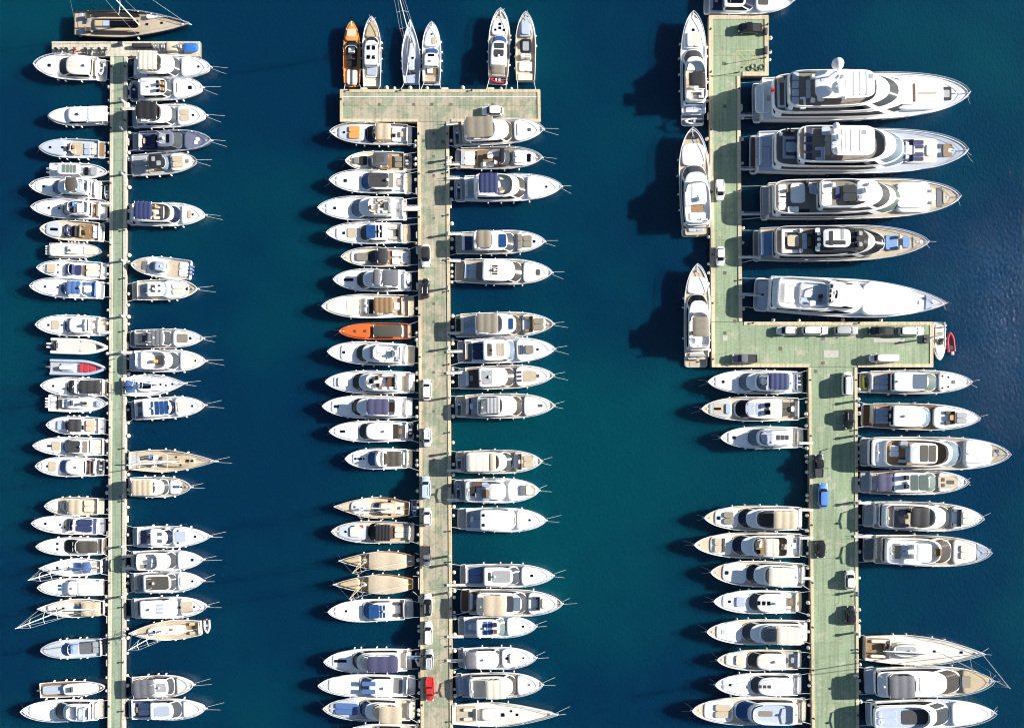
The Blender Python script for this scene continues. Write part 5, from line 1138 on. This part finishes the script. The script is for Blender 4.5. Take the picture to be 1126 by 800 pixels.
b('me', 'D5', FY, 'white flybridge yacht with cream bimini and tan bow lounge', (80, 165), (767, 160), 192,
  'c 1 545 735 .72 w; H 170 485 543 .84 gc=M; F 170 435 .8 c; B 175 345 .72 c n=3; B 345 400 .72 t n=1; p 2 405 425 .5 p; u 5 560 610 .66 T; t 5 598 .9 c; p 5 625 705 .5 t; N 108 s len=3.0; g -.7 ', deck='t', plat=.1)
b('me', 'D5', FY, 'white flybridge yacht with round black hot tub cover aft', (65, 395), (747, 390), 200,
  'c 1 500 725 .74 w; H 160 420 480 .86 gc=w; F 160 480 .84 s; t 2 212 1.9 k; s 2 255 .9 g y=-.3; p 2 290 350 .3 s y=.4; p 2 290 350 .35 T y=-.2; f 2 220 292 .2 m y=.55 h=.3; T 350 470 .62 w l=3 h=1.8; p 5 595 635 .4 x; f 5 605 625 .1 K; p 5 640 720 .4 c; N 102 s len=3.3; g -.7', plat=.13)
b('me', 'D5', MY, 'all-white smooth-roofed yacht with grey curved stern deck', (95, 620), (802, 630), 195,
  'c 1 570 785 .78 w; H 280 540 568 .84 gc=w; p 1 185 278 .62 s; f 1 160 280 .7 s; k 2 302 .6 K y=.4; k 2 302 .6 K y=-.4; f 2 545 555 .3 y; k 5 672 .5 K; u 1 165 195 .6 d o=f', plat=.1)
b('me', 'D6', MY, 'grey-white yacht with blue aft pad and grey roof panel', (115, 232), (862, 236), 188,
  'c 1 605 845 .74 w; H 310 535 603 .8 gc=M; f 2 340 362 .35 d; f 2 375 520 .5 g; p 1 190 280 .55 b; f 1 165 305 .7 x; k 5 690 .6 K; g -.8', hull='w', deck='g', plat=.06)
b('me', 'D6', FY, 'white flybridge yacht with mahogany stern deck and blue glass roof', (120, 440), (932, 460), 215,
  'c 1 660 890 .72 w; H 260 605 660 .84 gc=M; F 250 480 .8 w; B 300 475 .74 t n=2; f 2 490 540 .6 M; f 2 545 600 .5 Q; p 1 185 235 .5 b; f 1 185 250 .7 m; f 0 125 180 .8 m; u 5 700 755 .5 Y; p 5 770 830 .36 c', deck='t', plat=.09)
b('me', 'D6', MY, 'white yacht with blue skylight ahead of grey stern lounge', (100, 645), (722, 640), 178,
  'c 1 490 705 .76 w; H 250 430 490 .8 gc=E; f 2 298 335 .62 b; f 2 340 375 .62 b; s 2 395 .9 k y=.3; s 2 395 .9 m y=-.3; u 1 150 245 .64 s o=f; k 5 620 .5 K; f 1 105 150 .7 g; g -.8', plat=.08)
b('me', 'D7', MY, 'white yacht with cream bow pad and grey aft awning', (105, 215), (757, 210), 188,
  'c 1 470 730 .74 w; H 255 440 470 .82 gc=M; B 165 255 .72 x l=2 n=1 h=1.9; p 5 535 640 .44 c; k 5 515 .6 K; k 5 650 .4 K; f 1 110 165 .7 g; g -.1', plat=.07)
b('me', 'D7', FY, 'white flybridge yacht with wide cream bimini, second from bottom', (85, 440), (812, 435), 212,
  'c 1 600 780 .72 w; H 200 560 600 .84 gc=U; F 200 500 .8 c; B 335 500 .74 c n=3; f 1 100 200 .7 s; k 5 700 .5 T', deck='t', plat=.07)
b('me', 'D7', SY, 'long cream sailing yacht lowest on the right side', (60, 680), (932, 685), 205,
  'c 1 300 650 .44 c h=.3; f 1 90 260 .7 t; u 1 150 260 .5 c; k 5 480 .8 K; k 5 600 .6 K; k 5 550 .5 K y=.3', hull='c', deck='c', aft=.78, full=1.5, rise=.25)

# --- alongside the right pier
b('rt', 'P', MY, 'white yacht half cut off at the top beside the right pier head', (774, 1), (873, 0), 31,
  'c 1 830 865 .72 w; H 797 820 831 .76 gc=N; f 2 800 818 .5 K; p 1 783 796 .7 n; f 5 834 845 .4 Y; k 1 792 .6 r y=-.1', plat=.06, edge=None, lines=False)
b('rl', 'E1', FY, 'white flybridge yacht with black bimini lying along right pier', (150, 765), (150, 78), 158,
  'c 1 300 120 .66 w; p 5 285 200 .5 c; H 620 345 300 .82 gc=M; F 610 365 .8 t; B 520 440 .62 k n=2; p 2 430 370 .6 w; t 2 540 1.0 w; u 2 600 545 .66 w; f 2 600 560 .15 Y; k 5 182 .6 K; f 1 700 625 .7 s; p 1 695 640 .6 s; N 735 w len=4.0', plat=.1, edge=None, lines=False, full=3.2)
b('rl', 'E2', FY, 'largest of three yachts along right pier, all white upper deck', (166, 690), (146, 38), 186,
  'c 1 260 130 .66 w; H 615 300 255 .84 gc=M; F 605 350 .84 w; T 495 365 .5 w l=3 h=1.6; f 2 545 495 .4 T; p 2 590 545 .5 w; d t 460 r=.5; k t 445 .6 s; f 1 100 60 .4 k; f 1 680 620 .7 t; p 1 660 630 .5 s; k 1 85 .9 d', deck='t', plat=.07, edge=None, lines=False, full=3.2)
b('rl', 'E3', FY, 'white flybridge yacht with square taupe bimini and tan stern platform', (170, 738), (175, 116), 158,
  'c 1 290 190 .66 w; H 630 335 292 .82 gc=K; F 620 400 .8 w; B 550 432 .62 y n=3; t 2 570 1.2 w; s 2 530 .8 T y=.5; f 1 690 635 .7 t; p 1 680 650 .55 w; f 0 735 700 .5 t; k 1 150 .8 s', deck='t', plat=.1, edge=None, lines=False, full=3.2)

# --- right pier, left side of the stem
b('rw', 'F4', FY, 'white flybridge yacht with navy segmented bimini and round black radar cover', (735, 128), (85, 122), 165,
  'c 1 290 130 .72 w; H 660 350 288 .82 gc=Q; F 650 415 .78 s; B 640 502 .68 n n=4; d 2 468 r=.8; k 2 467 1.6 k; k 5 190 .6 K; f 1 700 660 .7 w; N 712 d len=2.6', plat=.07)
b('rw', 'F4', MY, 'white yacht with huge black glass windshield and teak stern', (715, 310), (40, 308), 168,
  'c 1 245 90 .66 s h=.15; f 5 235 120 .44 t; p 5 240 205 .4 s; H 590 345 262 .8 gc=K; f 2 355 270 .0 K; f 2 405 360 .5 s; f 2 450 415 .5 s; s 2 490 1.0 k y=.3; s 2 490 1.0 k y=-.3; f 1 600 560 .7 m; p 1 645 595 .56 Y; f 1 710 650 .8 t; f 5 175 125 .1 K', deck='t', plat=.03)
b('rw', 'F4', FY, 'smaller white flybridge yacht with pale blue screens and slotted hardtop', (740, 505), (170, 506), 155,
  'c 1 350 220 .7 w; H 660 420 348 .82 gc=Q; F 660 435 .74 s gc=L; T 660 515 .6 w l=3 h=1.8; f t 580 555 .22 d; f t 612 585 .22 d; f t 640 617 .22 d; k 5 265 .7 N; f 1 700 665 .6 w; g .5', plat=.08)
b('rw', 'F7', FY, 'white flybridge yacht with tan bimini and taupe round bow pad', (755, 145), (115, 142), 165,
  'c 1 330 180 .68 w; H 720 390 328 .82 gc=N; F 715 455 .76 x; B 720 568 .7 t n=3; f 2 565 470 .55 d; p 5 305 238 .5 y nf=3; k 5 210 .8 N; f 1 750 720 .7 w; g -.7', deck='t', plat=.05)
b('rw', 'F7', FY, 'cream-decked flybridge yacht with beige bimini over cream seats', (755, 320), (50, 318), 168,
  'c 1 290 150 .68 w; H 690 358 288 .82 gc=N; F 660 435 .78 T; B 600 507 .68 c n=2; p 2 490 445 .4 c y=-.3; s 2 460 .9 d y=.4; t 2 630 1.2 t; p 5 225 180 .55 t; p 5 250 232 .55 Y; f 1 740 690 .7 w; k 1 700 .7 T y=-.3; g -.6', deck='t', plat=.04)
b('rw', 'F7', FY, 'white flybridge yacht with khaki bimini and tall dark windshield', (775, 515), (157, 496), 168,
  'c 1 385 230 .7 w; H 720 440 380 .82 gc=N; F 715 510 .78 g; B 705 537 .72 c n=3; k 5 262 .8 N; f 1 770 720 .7 g; g .2', deck='t', plat=.05)
b('rw', 'F7', MY, 'white yacht with three black roof hatches in a row', (750, 690), (177, 686), 152,
  'c 1 400 230 .72 w; H 640 462 400 .8 gc=M; f 2 482 460 .18 K; f 2 515 492 .18 K; f 2 547 525 .18 K; p 5 380 322 .42 s; k 5 280 .6 N; u 1 710 645 .6 c o=f; f 0 748 715 .8 t', plat=.08)
b('rw', 'F8', FY, 'white flybridge yacht with pale blue screen and beige aft awning', (790, 143), (132, 143), 165,
  'c 1 355 190 .7 w; H 760 418 353 .82 gc=M; F 755 480 .78 c gc=Q; f 2 585 490 .6 Q; B 750 590 .7 c n=3; k 5 240 .9 s; f 1 785 755 .7 w', deck='t', plat=.05)
b('rw', 'F8', MY, 'taupe yacht with cream roof, narrowest in its row', (750, 325), (200, 326), 135,
  'c 1 390 250 .7 c; H 640 460 390 .8 gc=U rc=c; p 5 380 320 .48 c; f 1 740 640 .72 g; k 5 325 .5 Y', hull='c', deck='t', plat=.06)
b('rw', 'F8', MY, 'white yacht with grey windshield and short row of dark skylights', (750, 485), (187, 488), 152,
  'c 1 410 230 .74 w; H 690 470 410 .8 gc=M; f 2 490 468 .14 d; f 2 520 498 .14 d; f 2 550 528 .14 d; k 5 285 .5 K; f 1 745 695 .7 g', plat=.06)
b('rw', 'F8', FY, 'long white yacht with tan bow pad, lowest in its row', (780, 655), (37, 656), 180,
  'c 1 300 110 .7 w; p 5 290 185 .5 t; H 720 400 310 .82 gc=L; F 700 420 .76 s; f 2 560 470 .2 y; f 1 775 725 .7 t', deck='t', plat=.05)

# --- right pier, right side of the stem
b('re', 'F5', MY, 'white yacht with lime-yellow jet ski on its stern', (65, 125), (827, 125), 165,
  'c 1 600 790 .72 w; H 305 535 600 .8 gc=E; f 2 430 530 .62 Q; p 1 125 255 .66 s n=3; f 1 255 305 .7 m; k 5 710 .8 x; k 5 635 .4 K y=.5; k 5 635 .4 K y=-.5; k 5 675 .4 K y=.4; k 5 675 .4 K y=-.4; d 2 330 r=.25', plat=.08, deck='t')
b('re', 'F5', MY, 'white yacht with teak rim, teak stern and grey bow pad', (75, 352), (882, 375), 182,
  'c 1 560 860 .74 w; H 300 515 555 .8 gc=Q; u 1 165 260 .6 s o=f; p 1 175 255 .45 s; s 1 280 .9 k y=.3; s 1 280 .9 k y=-.3; f 1 250 300 .7 m; f 0 90 130 .8 m; u 5 650 710 .5 Y; t 5 692 1.1 o; p 5 728 800 .42 g; k 1 140 .7 r y=-.7', deck='T', gun='w', plat=.08)
b('re', 'F5', 'superyacht', 'long white three-deck yacht with teak flybridge, widest boat below arm', (65, 605), (1092, 622), 225,
  'c 1 770 960 .74 w h=.5; p 5 790 945 .55 w; H 150 700 765 .86 gc=Q h=2.4; F 245 680 .8 T h=.8; p 2 270 330 .35 w y=.1; u 2 330 400 .6 s; k 2 365 1.6 k y=-.5; t 2 360 1.6 g y=.5; T 410 600 .62 w l=3 h=2.1; f t 480 535 .5 Y; f t 540 590 .5 Y; p 1 155 240 .5 w; f 1 160 180 .3 K; f 1 70 150 .7 g; k 1 1000 1.0 g; k 1 1010 .8 d y=.2', f0=2.3, hull='w', deck='t', plat=.07, full=3.2)
b('re', 'F6', MY, 'white yacht with black aft bimini and dark glass roof', (65, 155), (807, 155), 172,
  'c 1 600 770 .72 w; f 5 605 740 .5 t; H 305 545 598 .82 gc=E; B 182 305 .7 P l=2 n=2 h=1.95; f 2 415 470 .62 E; f 2 475 540 .62 E; s 2 385 1.0 k y=.4; s 2 385 1.0 k y=-.3; f 5 660 715 .16 Y; k 5 637 .8 Y y=.2; k 5 637 .8 Y y=-.25; f 1 70 130 .8 g; p 1 140 180 .6 w', deck='t', plat=.08)
b('re', 'F6', FY, 'white flybridge yacht with black bimini and grey flybridge cushions', (85, 375), (907, 405), 200,
  'c 1 690 880 .72 w; H 220 655 690 .86 gc=M; F 245 590 .8 t; p 2 285 330 .5 x; p 2 335 390 .3 x y=.3; u 2 285 400 .7 x o=f; B 415 545 .64 k n=2; s 2 395 .9 k y=.4; t 2 375 1.0 t; u 5 700 755 .6 x; p 5 770 840 .44 c; f 1 95 150 .8 g; p 1 170 195 .5 k; g .8', deck='t', plat=.08)
b('re', 'F6', FY, 'cream flybridge yacht with blue-grey bow and round tan roof table', (88, 610), (962, 640), 212,
  'c 1 700 860 .74 c; p 5 755 830 .44 c; H 240 625 700 .86 gc=U rc=c; F 250 620 .82 w; p 2 300 345 .5 y n=1; p 2 355 405 .4 s; s 2 435 1.0 c y=.3; s 2 435 1.0 c y=-.3; T 455 560 .6 w l=3 h=1.9; t 2 595 1.6 T; f 1 870 945 .6 s; f 1 95 160 .7 x; p 1 160 235 .5 c; k 1 118 1.0 d; g .8', deck='t', plat=.08)
b('re', 'G1', SY, 'long cream sailing yacht with raised deckhouse and tall mast', (85, 185), (862, 225), 195,
  'c 1 280 560 .46 c h=.35; H 440 290 270 .44 gc=g rc=c h=1.2; f 2 430 300 .3 g; s 1 225 1.2 m y=.2; u 1 130 250 .6 c; f 1 100 260 .7 T; m 560 25 b=200 sail=w furl=1; k 5 545 .6 K; k 1 720 .6 K', hull='c', deck='c', aft=.8, full=1.6, rise=.3)
b('re', 'G1', FY, 'white yacht with grey awning and taupe windshield, second from bottom', (90, 402), (922, 405), 198,
  'c 1 720 890 .74 t; H 180 625 720 .86 gc=U; F 240 430 .8 x; B 255 420 .72 x n=3; f 2 450 610 .5 w; f 5 725 780 .4 y; f 1 95 180 .8 s', deck='t', plat=.08)
b('re', 'G1', FY, 'long white yacht with dark side glass, lowest on the right', (100, 612), (935, 612), 188,
  'c 1 650 900 .76 w; H 160 560 650 .86 gc=M; F 160 520 .8 s; f 2 330 520 .5 d; p 2 180 300 .5 s; f 1 105 160 .7 s', plat=.06)

# --- by the end of the right pier's arm
b('ra', 'F3', OB, 'white open workboat moored against the end of the arm', (688, 428), (690, 706), 92,
  'f 1 450 640 .7 c; p 1 440 465 .5 g; s 1 480 .9 k y=.3; s 1 520 .9 s y=.3; h 1 560 w; s 1 580 .8 d y=.2; p 1 620 655 .5 c nf=3; c 1 610 690 .6 w h=.15', plat=0, edge=None, lines=False, rails=False)
b('ra', 'F3', IB, 'small red inflatable with dark grey floor beyond the workboat', (782, 645), (768, 496), 62,
  'p 1 600 630 .4 d n=1; o 1 w', tube='r', hull='g', deck='d', edge=None, lines=False, rails=False, fend=None)

# --- the five largest yachts, moored stern to the upper right pier
sk = dict(edge=wx(815, 1.3), fend='n')
b('rs', 'P', 'superyacht', 'tallest white superyacht with two big satellite domes', (827, 113), (1065, 102), 50,
  'H 851 1000 1012 .86 h=2.35 gc=M nf=2.4; F 851 985 .84 q h=.9 ws=0; H 866 978 990 .78 h=2.2 l=2 gc=M nf=2.4; F 868 965 .78 q l=3 h=.8 ws=0; p 3 871 878 .16 s y=.55 n=1; p 3 871 878 .16 s y=.2 n=1; p 3 871 878 .16 s y=-.15 n=1; p 3 870 878 .16 s y=-.5 n=1; p 3 886 891 .4 s; p 3 898 906 .18 w y=.4; p 3 898 906 .18 w; p 3 898 906 .18 w y=-.35; c 1 980 1035 .6 w h=.6 nf=5 l=7; p 7 986 1008 .5 w n=1; f 7 1003 1006 .4 m h=.25; f 7 1010 1030 .06 t; T 896 962 .6 w l=4 h=2.3; f t 930 955 .45 w; d t 921 y=.7 r=1.25 s=.8; d t 921 y=-.25 r=1.25 s=.5; a 916 .3 l=4 h=3; f 1 1034 1046 .3 k; k 1 1030 1.2 d y=.25; k 1 1030 1.2 d y=-.25; p 1 830 848 .62 w h=.5 n=1; f 0 828 832 .8 g; k 3 850 .8 r; u 2 854 862 .6 w o=f; t 2 858 1.2 t y=.6; u 3 879 885 .25 w y=-.6; s 3 893 .9 w y=.5; s 3 893 .9 w y=-.5; f t 938 939 .5 g; f t 945 946 .5 g; f t 952 953 .5 g; k t 958 .9 g y=.3; d t 928 y=.3 r=.45; d t 929 y=-.6 r=.4; k t 905 .9 s y=.2; u 1 1006 1014 .5 w; f 1 1018 1030 .5 g; k 1 1022 1.0 c y=.3; k 1 1022 1.0 c y=-.3; f 1 1036 1044 .16 g; k 1 1041 .9 w y=.15; k 1 1041 .9 w y=-.18; g -.62 len=2.5 col=g',
  f0=2.9, hh=2.35, deck='w', plat=.035, full=3.5, tip=.62, boot='n', rise=.45, pz=.7, **sk)
b('rs', 'P', 'superyacht', 'white superyacht with four dark sunbeds on grey-brown upper deck', (824, 170), (1063, 165), 48,
  'H 852 990 1002 .86 h=2.35 gc=Q nf=2.4; F 853 980 .84 q h=.9 ws=0; u 2 860 874 .5 s o=f; t 2 869 2.2 s; s 2 866 1.0 d y=.75; s 2 870 1.0 d y=.72; H 880 985 994 .8 h=2.2 l=2 gc=Q nf=2.6; F 878 975 .8 q l=3 h=.7 ws=0; p 3 886 893 .13 n y=.6 n=1; p 3 886 893 .13 n y=.22 n=1; p 3 886 893 .13 n y=-.16 n=1; p 3 886 893 .13 n y=-.54 n=1; p 3 884 886 .13 w y=.6 n=1; p 3 884 886 .13 w y=.22 n=1; p 3 884 886 .13 w y=-.16 n=1; p 3 884 886 .13 w y=-.54 n=1; t 3 907 1.8 s y=.55; T 914 962 .66 w l=4 h=2.2; f t 930 955 .5 w; d t 922 y=.1 r=.7; d t 921 y=-.5 r=.8; d t 920 y=.6 r=.7; f 1 992 1030 .56 c; u 1 993 1003 .5 n; t 1 999 2 w; p 1 1003 1015 .2 n y=.28 n=2; p 1 1003 1015 .2 n y=-.28 n=2; p 1 1018 1029 .26 w n=1; k 1 1034 1.0 d y=.2; k 1 1034 1.0 d y=-.2; f 1 1037 1047 .3 T; p 1 831 847 .66 s h=.4 n=3; f 0 826 830 .8 m; k 1 849 .7 r y=.1; s 2 858 .8 w y=.6; s 2 876 .9 n y=.3; s 2 876 .9 n y=-.3; u 3 896 906 .3 s y=-.45; f t 925 926 .5 g; f t 935 936 .5 g; f t 945 946 .5 g; k t 950 1.0 g y=.35; d t 917 y=.35 r=.4; k t 918 1.2 s y=-.1; f 3 907 913 .5 g; s 3 909 .9 g y=.2; s 1 996 .8 w y=.3; s 1 996 .8 w y=-.3; k 1 1045 .9 w; g -.72 len=3 col=g',
  f0=2.9, hh=2.35, deck='s', plat=.03, full=3.5, tip=.62, rise=.45, pz=.7, **sk)
b('rs', 'P', 'superyacht', 'white superyacht with open teak-floored pit amid its roof', (836, 223), (1055, 216), 43,
  'H 852 985 997 .86 h=2.5 gc=E nf=2.4; F 852 975 .86 q h=.8 ws=0; p 2 856 864 .35 w y=.3 h=.4; p 2 856 864 .35 w y=-.3 h=.4; p 2 869 885 .5 w y=.2 n=1; t 2 894 2.0 s y=.35; s 2 890 .9 s y=.6; s 2 898 .9 s y=.2; t 2 868 1.2 w y=-.65; t 2 874 1.2 w y=-.65; f 2 876 890 .1 K y=-.7; H 902 970 980 .74 h=2.3 l=2 gc=M nf=2.4; F 902 955 .7 q l=3 h=.6 ws=0; p 3 918 924 .3 n n=1; p 3 927 941 .4 t n=2; f 3 930 934 .5 Y; p 3 904 914 .6 w; T 942 966 .5 w l=4 h=1.4; d t 952 r=.6; d t 956 y=.3 r=.35; c 1 983 1021 .66 w h=.5 nf=6 l=7; p 7 986 1019 .55 w n=1; f 1 1022 1030 .5 t; f 1 1030 1036 .5 x; f 1 1037 1046 .34 t; k 1 1026 1.2 w; s 2 866 .8 T y=.3; s 3 916 .8 w y=.4; k t 946 .8 g y=-.3; f 2 886 888 .2 m y=.7 h=.4; s 1 1024 .7 w y=.3; s 1 1024 .7 w y=-.3; p 1 838 850 .7 g h=.3 n=1; f 0 837 840 .8 g; g -.62 len=2.5 col=g',
  f0=2.5, hh=2.5, deck='t', plat=.03, full=3.5, tip=.62, rise=.45, pz=.6, **sk)
b('rs', 'P', 'superyacht', 'grey and white superyacht with black sundeck under white swooping hardtop', (828, 270), (1020, 266), 39,
  'H 852 962 974 .84 h=2.4 gc=K nf=2.4 rc=g; F 853 945 .84 q h=.8 ws=0 rc=g; u 2 859 877 .66 w o=f; p 2 882 887 .45 s; t 2 871 2.4 t; s 2 880 .8 w y=.55; s 2 880 .8 w y=-.55; f 2 868 880 .1 k y=-.78; H 897 948 956 .7 h=1.6 l=2 gc=K rc=k nf=2.6; T 905 935 .5 w l=4 h=1.0; f t 908 930 .12 k y=-.25; f 3 940 950 .6 k; d 3 901 r=.4 y=.3; d 3 901 r=.4; d 3 901 r=.4 y=-.3; c 1 946 960 .7 e h=.4 nf=3 l=7; u 1 961 969 .45 s o=f; t 1 966 1.2 w; p 1 973 986 .42 B n=1; p 1 992 1000 .3 B n=1; f 1 1004 1011 .3 t; p 1 834 848 .66 B h=.3 n=1; f 1 848 853 .7 n; f 0 829 833 .8 y; f t 912 916 .4 k; f t 925 928 .3 g y=.2; s 3 945 .9 g y=.3; s 3 945 .9 g y=-.3; s 3 942 .9 k; k 3 899 1.0 w y=.5; k 3 899 1.0 w y=-.5; u 2 888 894 .4 k; k 1 1013 .8 w; s 1 989 .7 w y=.3; s 1 989 .7 w y=-.3; d 1 887 y=.85 r=.5; d 1 887 y=-.85 r=.5; g -.7 len=1.5 col=c',
  f0=2.4, hh=2.4, hull='s', deck='t', plat=.03, full=3.0, rise=.4, pz=.6, **sk)
b('rs', 'P', 'superyacht', 'smooth all-white superyacht with striped black and white mast arch', (829, 323), (1039, 333.5), 42,
  'c 1 945 1000 .8 w h=.9 nf=2.2; H 850 945 975 .86 h=2.5 gc=w nf=2.0; F 856 922 .82 w h=.8 ws=0; u 2 862 874 .5 w o=f; F 880 915 .6 s h=.5 l=2 ws=0; p 2 881 893 .34 w y=.15; p 2 900 904 .16 e y=-.25; f 2 894 911 .3 s y=.2; s 2 902 .8 K y=-.1; t 2 893 1.2 w y=-.5; H 912 935 952 .64 h=1.3 l=2 gc=w nf=2.2; f 3 913 915 .1 K y=.4 h=.2; f 3 912 914 .1 K y=.15 h=.2; f 3 912 914 .1 K y=-.1 h=.2; f 3 912 914 .1 K y=-.35 h=.2; f 3 917 921 .2 K; a 916 .5 l=3 h=1.2; k 1 1013 1.0 w; k 1 1016 .6 d y=.2; f 1 1018 1025 .5 s; p 1 846 854 .7 s h=.35 n=1; f 1 846 853 .12 d y=-.65; f 0 833 844 .7 s; f 0 831 840 .06 k; k 1 857 .5 K; g -.1 len=1.5 col=g',
  f0=2.4, hh=2.5, deck='w', plat=.075, full=2.3, tip=.8, rise=.5, pz=.6, **sk)

# --- tenders and other small craft that ride on the yachts
TLOOK = {'w': 'white', 'g': 'grey', 's': 'pale grey', 'd': 'dark grey', 'n': 'navy-covered', 'r': 'red', 'k': 'black', 'b': 'blue'}
for bt, c, col, length, Y, kw in TENDERS:
    z = bt.pz + .03; x = bt.X(c, z + .4); rt = bt.root; ca, sa = cos(bt.yaw), sin(bt.yaw); afloat = x < -length * .2 - .3 and bt.p < .3 or x < -.9
    zz = -.02 if afloat else z
    e = empty('tender', (bt.sw[0] + ca * x - sa * Y, bt.sw[1] + sa * x + ca * Y, zz), bt.yaw + pi / 2 if not afloat or True else bt.yaw)
    tag(e, None, 'dinghy'); e['_boat'] = rt.name; e['_look'] = TLOOK[col] + (' inflatable tender floating behind' if afloat else ' inflatable tender across the stern of'); MOORED.append(('tender', (0, 0), e, None))
    r = .2; hw = .72; N = 10; pts = []
    for i in range(N + 1):
        t = i / N; k = 1 if t < .5 else max(0, 1 - ((t - .5) / .5) ** 2.2); pts.append((-length / 2 + t * (length - r), k * (hw - r), .22 + r * .2 + .14 * t * t))
    mb = MB(); mb.tube(pts + [(a_, -b_, c_) for a_, b_, c_ in pts[::-1]], r, 8); mb.build('tube', M(col, 'fab'), e)
    v = []
    for a_, b_, c_ in pts: v += [(a_, b_, .12), (a_, -b_, .12)]
    v2 = [(p_[0], p_[1] * .8, 0) for p_ in v]
    fl = [[2 * i, 2 * i + 1, 2 * i + 3, 2 * i + 2] for i in range(N)]; n0 = len(v)
    obj('floor', v, fl, M('n' if col == 'n' else 'x', 'fab'), e)
    obj('hull', v2 + v, [[2 * i, 2 * i + 2, n0 + 2 * i + 2, n0 + 2 * i] for i in range(N)] + [[2 * i + 1, n0 + 2 * i + 1, n0 + 2 * i + 3, 2 * i + 3] for i in range(N)], M('g'), e)
    mb = MB(); cushion(mb, -.5, -.05, .4, .12, .3); mb.build('seat', M('n' if col == 'n' else 's' if col != 's' else 'd', 'fab'), e)
    mb = MB(); cushion(mb, .25, .6, .28, .12, .45); mb.build('console', M('w' if col != 'w' else 'd'), e)
    mb = MB(); cushion(mb, -length / 2 - .32, -length / 2 + .1, .16, .1, .5, 0, 4, 4, 12); mb.build('outboard_motor', M('d' if col != 'd' else 'g'), e)

# ------------------------------------------------------------------ labels that say which boat
ORD = ['topmost', 'second', 'third', 'fourth', 'fifth', 'sixth', 'seventh', 'eighth', 'ninth', 'tenth', 'eleventh', 'twelfth', '13th', '14th', '15th', '16th', '17th', '18th', '19th', '20th', '21st', '22nd', '23rd', '24th', '25th', '26th', '27th', '28th']
WHERE = {'lw': 'left side of left pier', 'le': 'right side of left pier', 'mw': 'left side of middle pier', 'me': 'right side of middle pier',
         'rw': 'left side of right pier', 're': 'right side of right pier'}
GRP = {'lw': 'boats on the left side of the left pier', 'le': 'boats on the right side of the left pier', 'mw': 'boats on the left side of the middle pier', 'me': 'boats on the right side of the middle pier',
       'mt': 'boats at the head of the middle pier', 'rw': 'boats on the left side of the right pier', 're': 'boats on the right side of the right pier', 'rl': 'yachts lying along the right pier', 'rs': 'superyachts stern to the right pier',
       'ra': 'small boats at the end of the arm'}
for row in {m[0] for m in MOORED}:
    ms = sorted([m for m in MOORED if m[0] == row], key=lambda m: m[1][1] if row not in ('mt',) else m[1][0])
    for i, (r_, pc, root, look) in enumerate(ms):
        if row in GRP: root['group'] = GRP[row]
        if row == 'tender': continue
        root['_place'] = ''
        if row in WHERE:
            side, pier_ = WHERE[row].split()[0], WHERE[row].split()[-2]; o_ = ORD[i]
            root['_place'] = o_ + ' on ' + WHERE[row]
            for tail in (f'{o_} on {side} side of {pier_} pier', f'{o_} on {side} of {pier_} pier', f'{o_}, {side} of {pier_} pier', f'{o_} by {pier_} pier', f'{pier_} pier'):
                root['label'] = look + ', ' + tail
                if len(root['label'].split()) <= 16: break
        else: root['label'] = look
for m in MOORED:
    if m[0] == 'tender':
        e = m[2]; br = bpy.data.objects[e['_boat']]; pl = br['_place']
        what = br['label'] if not pl else 'boat ' + pl
        if not pl: what = {'mt': 'the yacht with blue sunroof panes'}.get('mt' if 'blue sunroof' in br['label'] else '', 'the yacht with black bimini by the right pier')
        e['label'] = e['_look'] + ' ' + what; e['group'] = 'tenders carried by the yachts'
for m in MOORED:
    for k in ('_boat', '_look', '_place'):
        if k in m[2]: del m[2][k]
